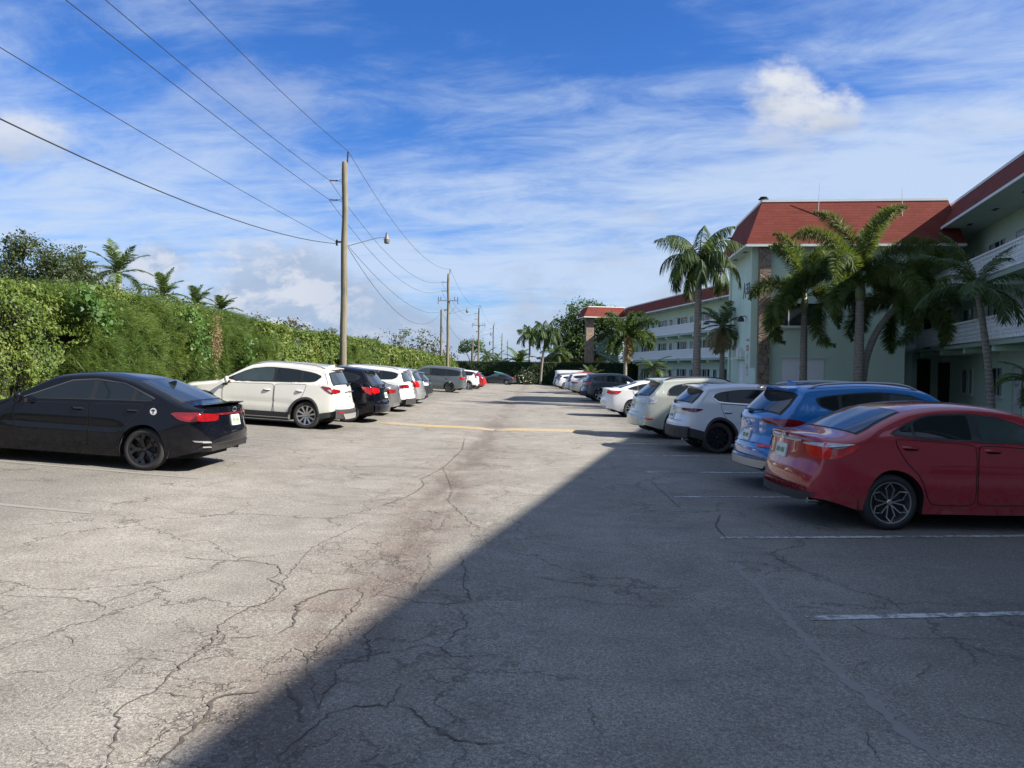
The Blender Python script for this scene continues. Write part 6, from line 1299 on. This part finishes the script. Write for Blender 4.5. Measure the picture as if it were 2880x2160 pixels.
palm('palm_tree', (13.85, 36.6, -.05), 4.7, .17, 0, PALM1, 'foxtail palm with ringed trunk before the white shutter and window, left of the twin foxtail', L=3.7, nf=13, nl=240, ll=.52, w=.03, fan=.4, plume=True, pw=1.8, e=(1.57, -.35), droop=2.6, seed=5, group=G_B, shaft=.9, azb=[2.9, .3, 3.6, 5.4, 4.6, 1.6, 3.2, .0, 4.0, 5.9, 2.3, 3.3])
palm('palm_tree', (15.45, 34.3, -.05), 5.1, .21, 0, PALM1, 'twin foxtail palm, thickest trunk, with high bright fronds against the red roof', L=4.5, nf=15, nl=260, ll=.54, w=.03, fan=.4, plume=True, pw=1.9, e=(1.57, -.4), droop=2.4, seed=9, group=G_B, shaft=1.0)
palm('palm_tree', (15.72, 34.55, -.05), 5.0, .16, 0, PALM1, 'leaning second stem of the twin foxtail palm, bending to the right', L=3.2, nf=12, nl=230, ll=.50, w=.03, fan=.4, plume=True, pw=1.8, e=(1.4, -.4), droop=2.3, seed=14, group=G_B, lean=(1.7, 0), lp=3.4)
palm('palm_tree', (16.45, 26.3, -.05), 4.75, .115, 0, PALM2, 'coconut palm with a thin curved trunk before the near wing balconies', L=2.3, nf=14, nl=60, ll=.5, w=.04, e=(1.3, -.1), droop=1.55, seed=21, group=G_B, lean=(-.62, 0), hang=1.2, azb=[3.1, 0.1, 2.7, .5, 3.5, 5.9, 1.5, 2.2, .9, 4.0, 5.2, 3.0, 6.1, 4.7])
palm('palm_tree', (12.6, 46.2, -.05), 4.6, .15, 0, PALM2, 'thin palm with brown hanging dead fronds between the thick pale trunk and the tower', L=1.9, nf=16, nl=46, ll=.55, w=.045, e=(1.3, -.9), droop=1.2, seed=31, group=G_B, dry=5)
palm('palm_tree', (8.75, 59.5, -.08), 4.6, .13, 0, PALM2, 'dark bushy palm in front of the far wing near its stairs', L=2.9, nf=16, nl=70, ll=.5, w=.07, plume=True, pw=1.6, e=(1.3, -.2), droop=2.1, seed=41, group=G_B, dry=1)  # darker leaf colour stands in for the shade on this palm
palm('palm_tree', (11.6, 63., -.05), 2.1, .13, 0, PALM2, 'low dark palm at ground-floor height before the far wing', L=1.7, nf=12, nl=40, ll=.5, w=.05, e=(1.1, -.1), droop=1.7, seed=45, group=G_B)
palm('cycad', (8.2, 80., -.1), 1.3, .2, 0, PALM2, 'dark spiky cycad in front of the white cargo van', L=1.7, nf=20, nl=30, ll=.4, w=.05, e=(1.2, .0), droop=1.1, seed=47, cat_='shrub')
palm('palm_tree', (15.6, 22.8, -.05), 1.5, .08, 0, PALM3, 'small feathery palm at the right edge of the photo by the ground-floor door', L=1.5, nf=12, nl=45, ll=.38, w=.03, e=(1.3, .2), droop=1.9, seed=49, group=G_B)
# palms and trees beyond the left hedge
G_L = 'palms rising behind the left hedge'
for i, (x, y, H, L, lab) in enumerate(((-24.6, 48., 6.7, 2.7, 'largest palm behind the left hedge, with one upright spear frond'), (-25.5, 45., 6.3, 1.5, 'small palm with an upright spear left of the largest hedge palm'), (-23.6, 52., 5.7, 2.2, 'palm half hidden right of the largest hedge palm'), (-25.5, 62., 5.9, 2.2, 'left palm of the separate pair standing over the hedge'), (-24.6, 65., 5.7, 2.0, 'right palm of the separate pair standing over the hedge'), (-21.4, 40., 3.6, 2.0, 'low drooping palm at the hedge top below the bushy tree'))):
    palm('palm_tree', (x, y, .3), H - .15, .2, 0, PALM3, lab, L=L * .88, nf=13, nl=44, ll=.55, w=.055, e=(1.5, -.2), droop=1.15, seed=60 + i, group=G_L, shaft=.7)
tree('bushy_tree', (-22.9, 36.3, .3), [((0, 0, 5.9), (1.5, 1.2, 1.35)), ((-1.4, 0, 5.5), (1.2, 1, 1.3)), ((1.5, 0, 5.0), (1.3, 1, 1.2)), ((2.9, 0, 4.6), (1.2, 1, 1.2)), ((1.9, 0, 5.9), (1.0, 1, 1.0)), ((.2, 0, 4.4), (2.2, 1, 1.2)), ((-.3, 0, 6.9), (.7, .6, .7))], 19000, .15, LV_O, 'dark bushy tree with an open twiggy crown rising over the left end of the hedge', seed=3, clump=26)
tree('shrub', (-19.4, 40., .2), [((0, 0, 4.3), (2.3, 1.5, 1.0)), ((2.2, 0, 3.8), (1.6, 1.2, .8)), ((-1.8, 0, 4.4), (1.3, 1.2, .9))], 9000, .14, LV_O, 'olive mound of brush behind the hedge around the feet of the largest palm', seed=6, cat_='shrub', trunk=(.12, 2.))
tree('shrub', (-14.6, 25.5, .2), [((0, 0, 3.4), (1.4, 1.2, .7)), ((1.2, 3., 3.5), (1.5, 1.4, .6))], 4200, .11, LV_F, 'rounded feathery shrub swelling over the hedge top below the palms', seed=4, cat_='shrub', trunk=(.1, 2.))
G_F = 'grey-leaved trees on the skyline beyond the hedge'
for i, (dx_, top, w, Z, lab) in enumerate(((-.333, 118, 38, 130, 'pale grey-green tree, first from the left on the skyline'), (-.298, 112, 42, 132, 'second of the grey skyline trees, with an uneven top'), (-.279, 104, 40, 131, 'third grey skyline tree, lower, left of the wooden pole'), (-.238, 92, 26, 140, 'small grey tree directly left of the wooden pole'), (-.195, 76, 36, 145, 'low grey tree just right of the wooden pole'), (-.158, 88, 44, 150, 'left tree of the skyline group right of the wooden pole'), (-.130, 94, 46, 152, 'highest and darkest tree of the skyline group'), (-.105, 84, 44, 150, 'right tree of the skyline group, with browner leaves'))):
    s_ = Z / 1661; h = 1.7 + top * s_; r = w * s_
    tree('skyline_tree', (dx_ * Z, Z, -.3), [((0, 0, h - r * .8), (r * .8, r * .6, r * .75)), ((-r * .6, 0, h - r * 1.5), (r * .6, r * .5, r * .6)), ((r * .65, 0, h - r * 1.3), (r * .6, r * .5, r * .7)), ((0, 0, h - r * 2.2), (r * .7, r * .5, r * .6))], 1500, .5, LV_G if i != 6 else LV_O, lab, group=G_F, seed=80 + i, clump=14)
tree('umbrella_tree', (-8.4, 160., -.3), [((0, 0, 7.2), (3.0, 2.5, .9)), ((-1.6, 0, 6.2), (1.6, 1.5, .7)), ((1.4, 0, 6.3), (1.5, 1.5, .6))], 1500, .42, LV_T, 'flat-topped spreading tree far off, left of the third pole', seed=91, trunk=(.3, 3.5), clump=14)
tree('shrub', (-9.5, 158., -.3), [((-3.5, 0, 2.6), (2.2, 2, 2.2)), ((5.2, 0, 2.4), (2.2, 2, 2.0))], 1400, .4, LV_T, 'dark shrubs around the foot of the flat-topped tree', seed=92, cat_='shrub', clump=14)
for i, (x, y, H, lab) in enumerate(((-5.2, 155., 6.0, 'far palm right of the flat-topped tree'), (-3.4, 158., 5.2, 'lowest far palm beside the third pole'))):
    palm('palm_tree', (x, y, -.3), H - 1.2, .18, 0, PALM2, lab, L=2.8, nf=11, nl=20, ll=.8, w=.16, e=(1.2, -.4), droop=1.6, seed=93 + i)
G_E = 'palms at the far end of the lot'
palm('palm_tree', (2.45, 112., -.2), 7.0, .14, 0, PALM3, 'windblown palm behind the far hedge, left of the pair', L=2.5, nf=14, nl=34, ll=.8, w=.09, e=(1.5, -.1), droop=2.1, seed=101, weep=.9, group=G_E, hang=1.3, lean=(.1, 0))
palm('palm_tree', (3.85, 104.2, -.2), 6.9, .15, 0, PALM2, 'palm with a trunk standing in front of the far hedge, right of the pair', L=2.7, nf=16, nl=36, ll=.9, w=.08, e=(1.5, -.2), droop=2.2, seed=102, weep=.9, group=G_E, hang=1.4, lean=(.7, 0))
palm('palm_tree', (.95, 116., -.2), 3.0, .22, 0, PALM3, 'low bushy palm behind the far hedge by the telegraph poles', L=3.2, nf=16, nl=34, ll=.8, w=.12, e=(1.4, .0), droop=1.3, seed=103, group=G_E)
palm('palm_tree', (-1.4, 113., -.2), 2.2, .2, 0, PALM2, 'dark low palm at the left end of the far hedge', L=2.4, nf=13, nl=30, ll=.7, w=.12, e=(1.1, -.2), droop=1.7, seed=104, group=G_E)
palm('palm_tree', (6.6, 114., -.2), 4.5, .18, 0, PALM2, 'palm half hidden at the left of the big round tree', L=3.0, nf=12, nl=30, ll=.9, w=.12, e=(1.2, -.4), droop=1.8, seed=105, group=G_E, hang=1.3)
tree('shade_tree', (11.4, 119., -.2), [((0, 0, 10.2), (3.2, 3, 2.6)), ((-2.6, 0, 8.0), (2.4, 2.5, 2.4)), ((-3.0, 0, 5.2), (2.3, 2.3, 2.4)), ((2.6, 0, 9.8), (3.0, 2.5, 2.2)), ((5.2, 0, 8.6), (2.6, 2.5, 2.0)), ((0, 0, 6.0), (3.0, 2.5, 2.8)), ((3.6, 0, 5.4), (2.6, 2.5, 2.4))], 20000, .40, LV_T, 'big round dark-green shade tree behind the stair head and stone column', seed=111, trunk=(.5, 3.5), clump=26, hollow=.35)
tree('shrub', (15., 112., -.2), [((0, 0, 2.0), (3.0, 1.5, 1.7)), ((3.2, 0, 2.2), (2, 1.5, 2.))], 1800, .26, LV_O, 'sunlit olive shrub seen through the stairs behind the stone column', seed=113, cat_='shrub', trunk=(.1, 1.))
tree('shrub', (10.6, 109.5, -.2), [((0, 0, 2.2), (1.6, 1.2, 1.6))], 900, .24, LV_O, 'small shrub left of the stone column base', seed=114, cat_='shrub', trunk=(.1, 1.))
tree('shrub', (13.0, 62.5, 0), [((0, 0, .6), (2.2, .8, .55))], 900, .14, LV_D, 'low dark shrub at the foot of the far wing', seed=115, cat_='shrub', trunk=(.05, .3), clump=20)
# turquoise panel beyond the lone dark sedan
mb = MB(); mb.add([(-.85, 0, .20), (.85, 0, -.12), (.85, .9, -.10), (-.85, .9, .24), (-.85, 0, .16), (.85, 0, -.16), (.85, .9, -.14), (-.85, .9, .20)], [(0, 1, 2, 3), (7, 6, 5, 4), (0, 4, 5, 1), (1, 5, 6, 2), (2, 6, 7, 3), (3, 7, 4, 0)])
o = mb.build('sloping_panel', mat('turquoise', (.10, .42, .38), .5), None); o.location = (-1.55, 102.6, 1.30)
tag(o, 'thin turquoise panel sloping above the roof of the lone dark sedan', 'panel')
mb = MB()
for px in (-.7, .7): mb.box(px - .04, px + .04, .4, .48, -1.5, -.13 if px > 0 else .14)
mb.build('post', METL, o)
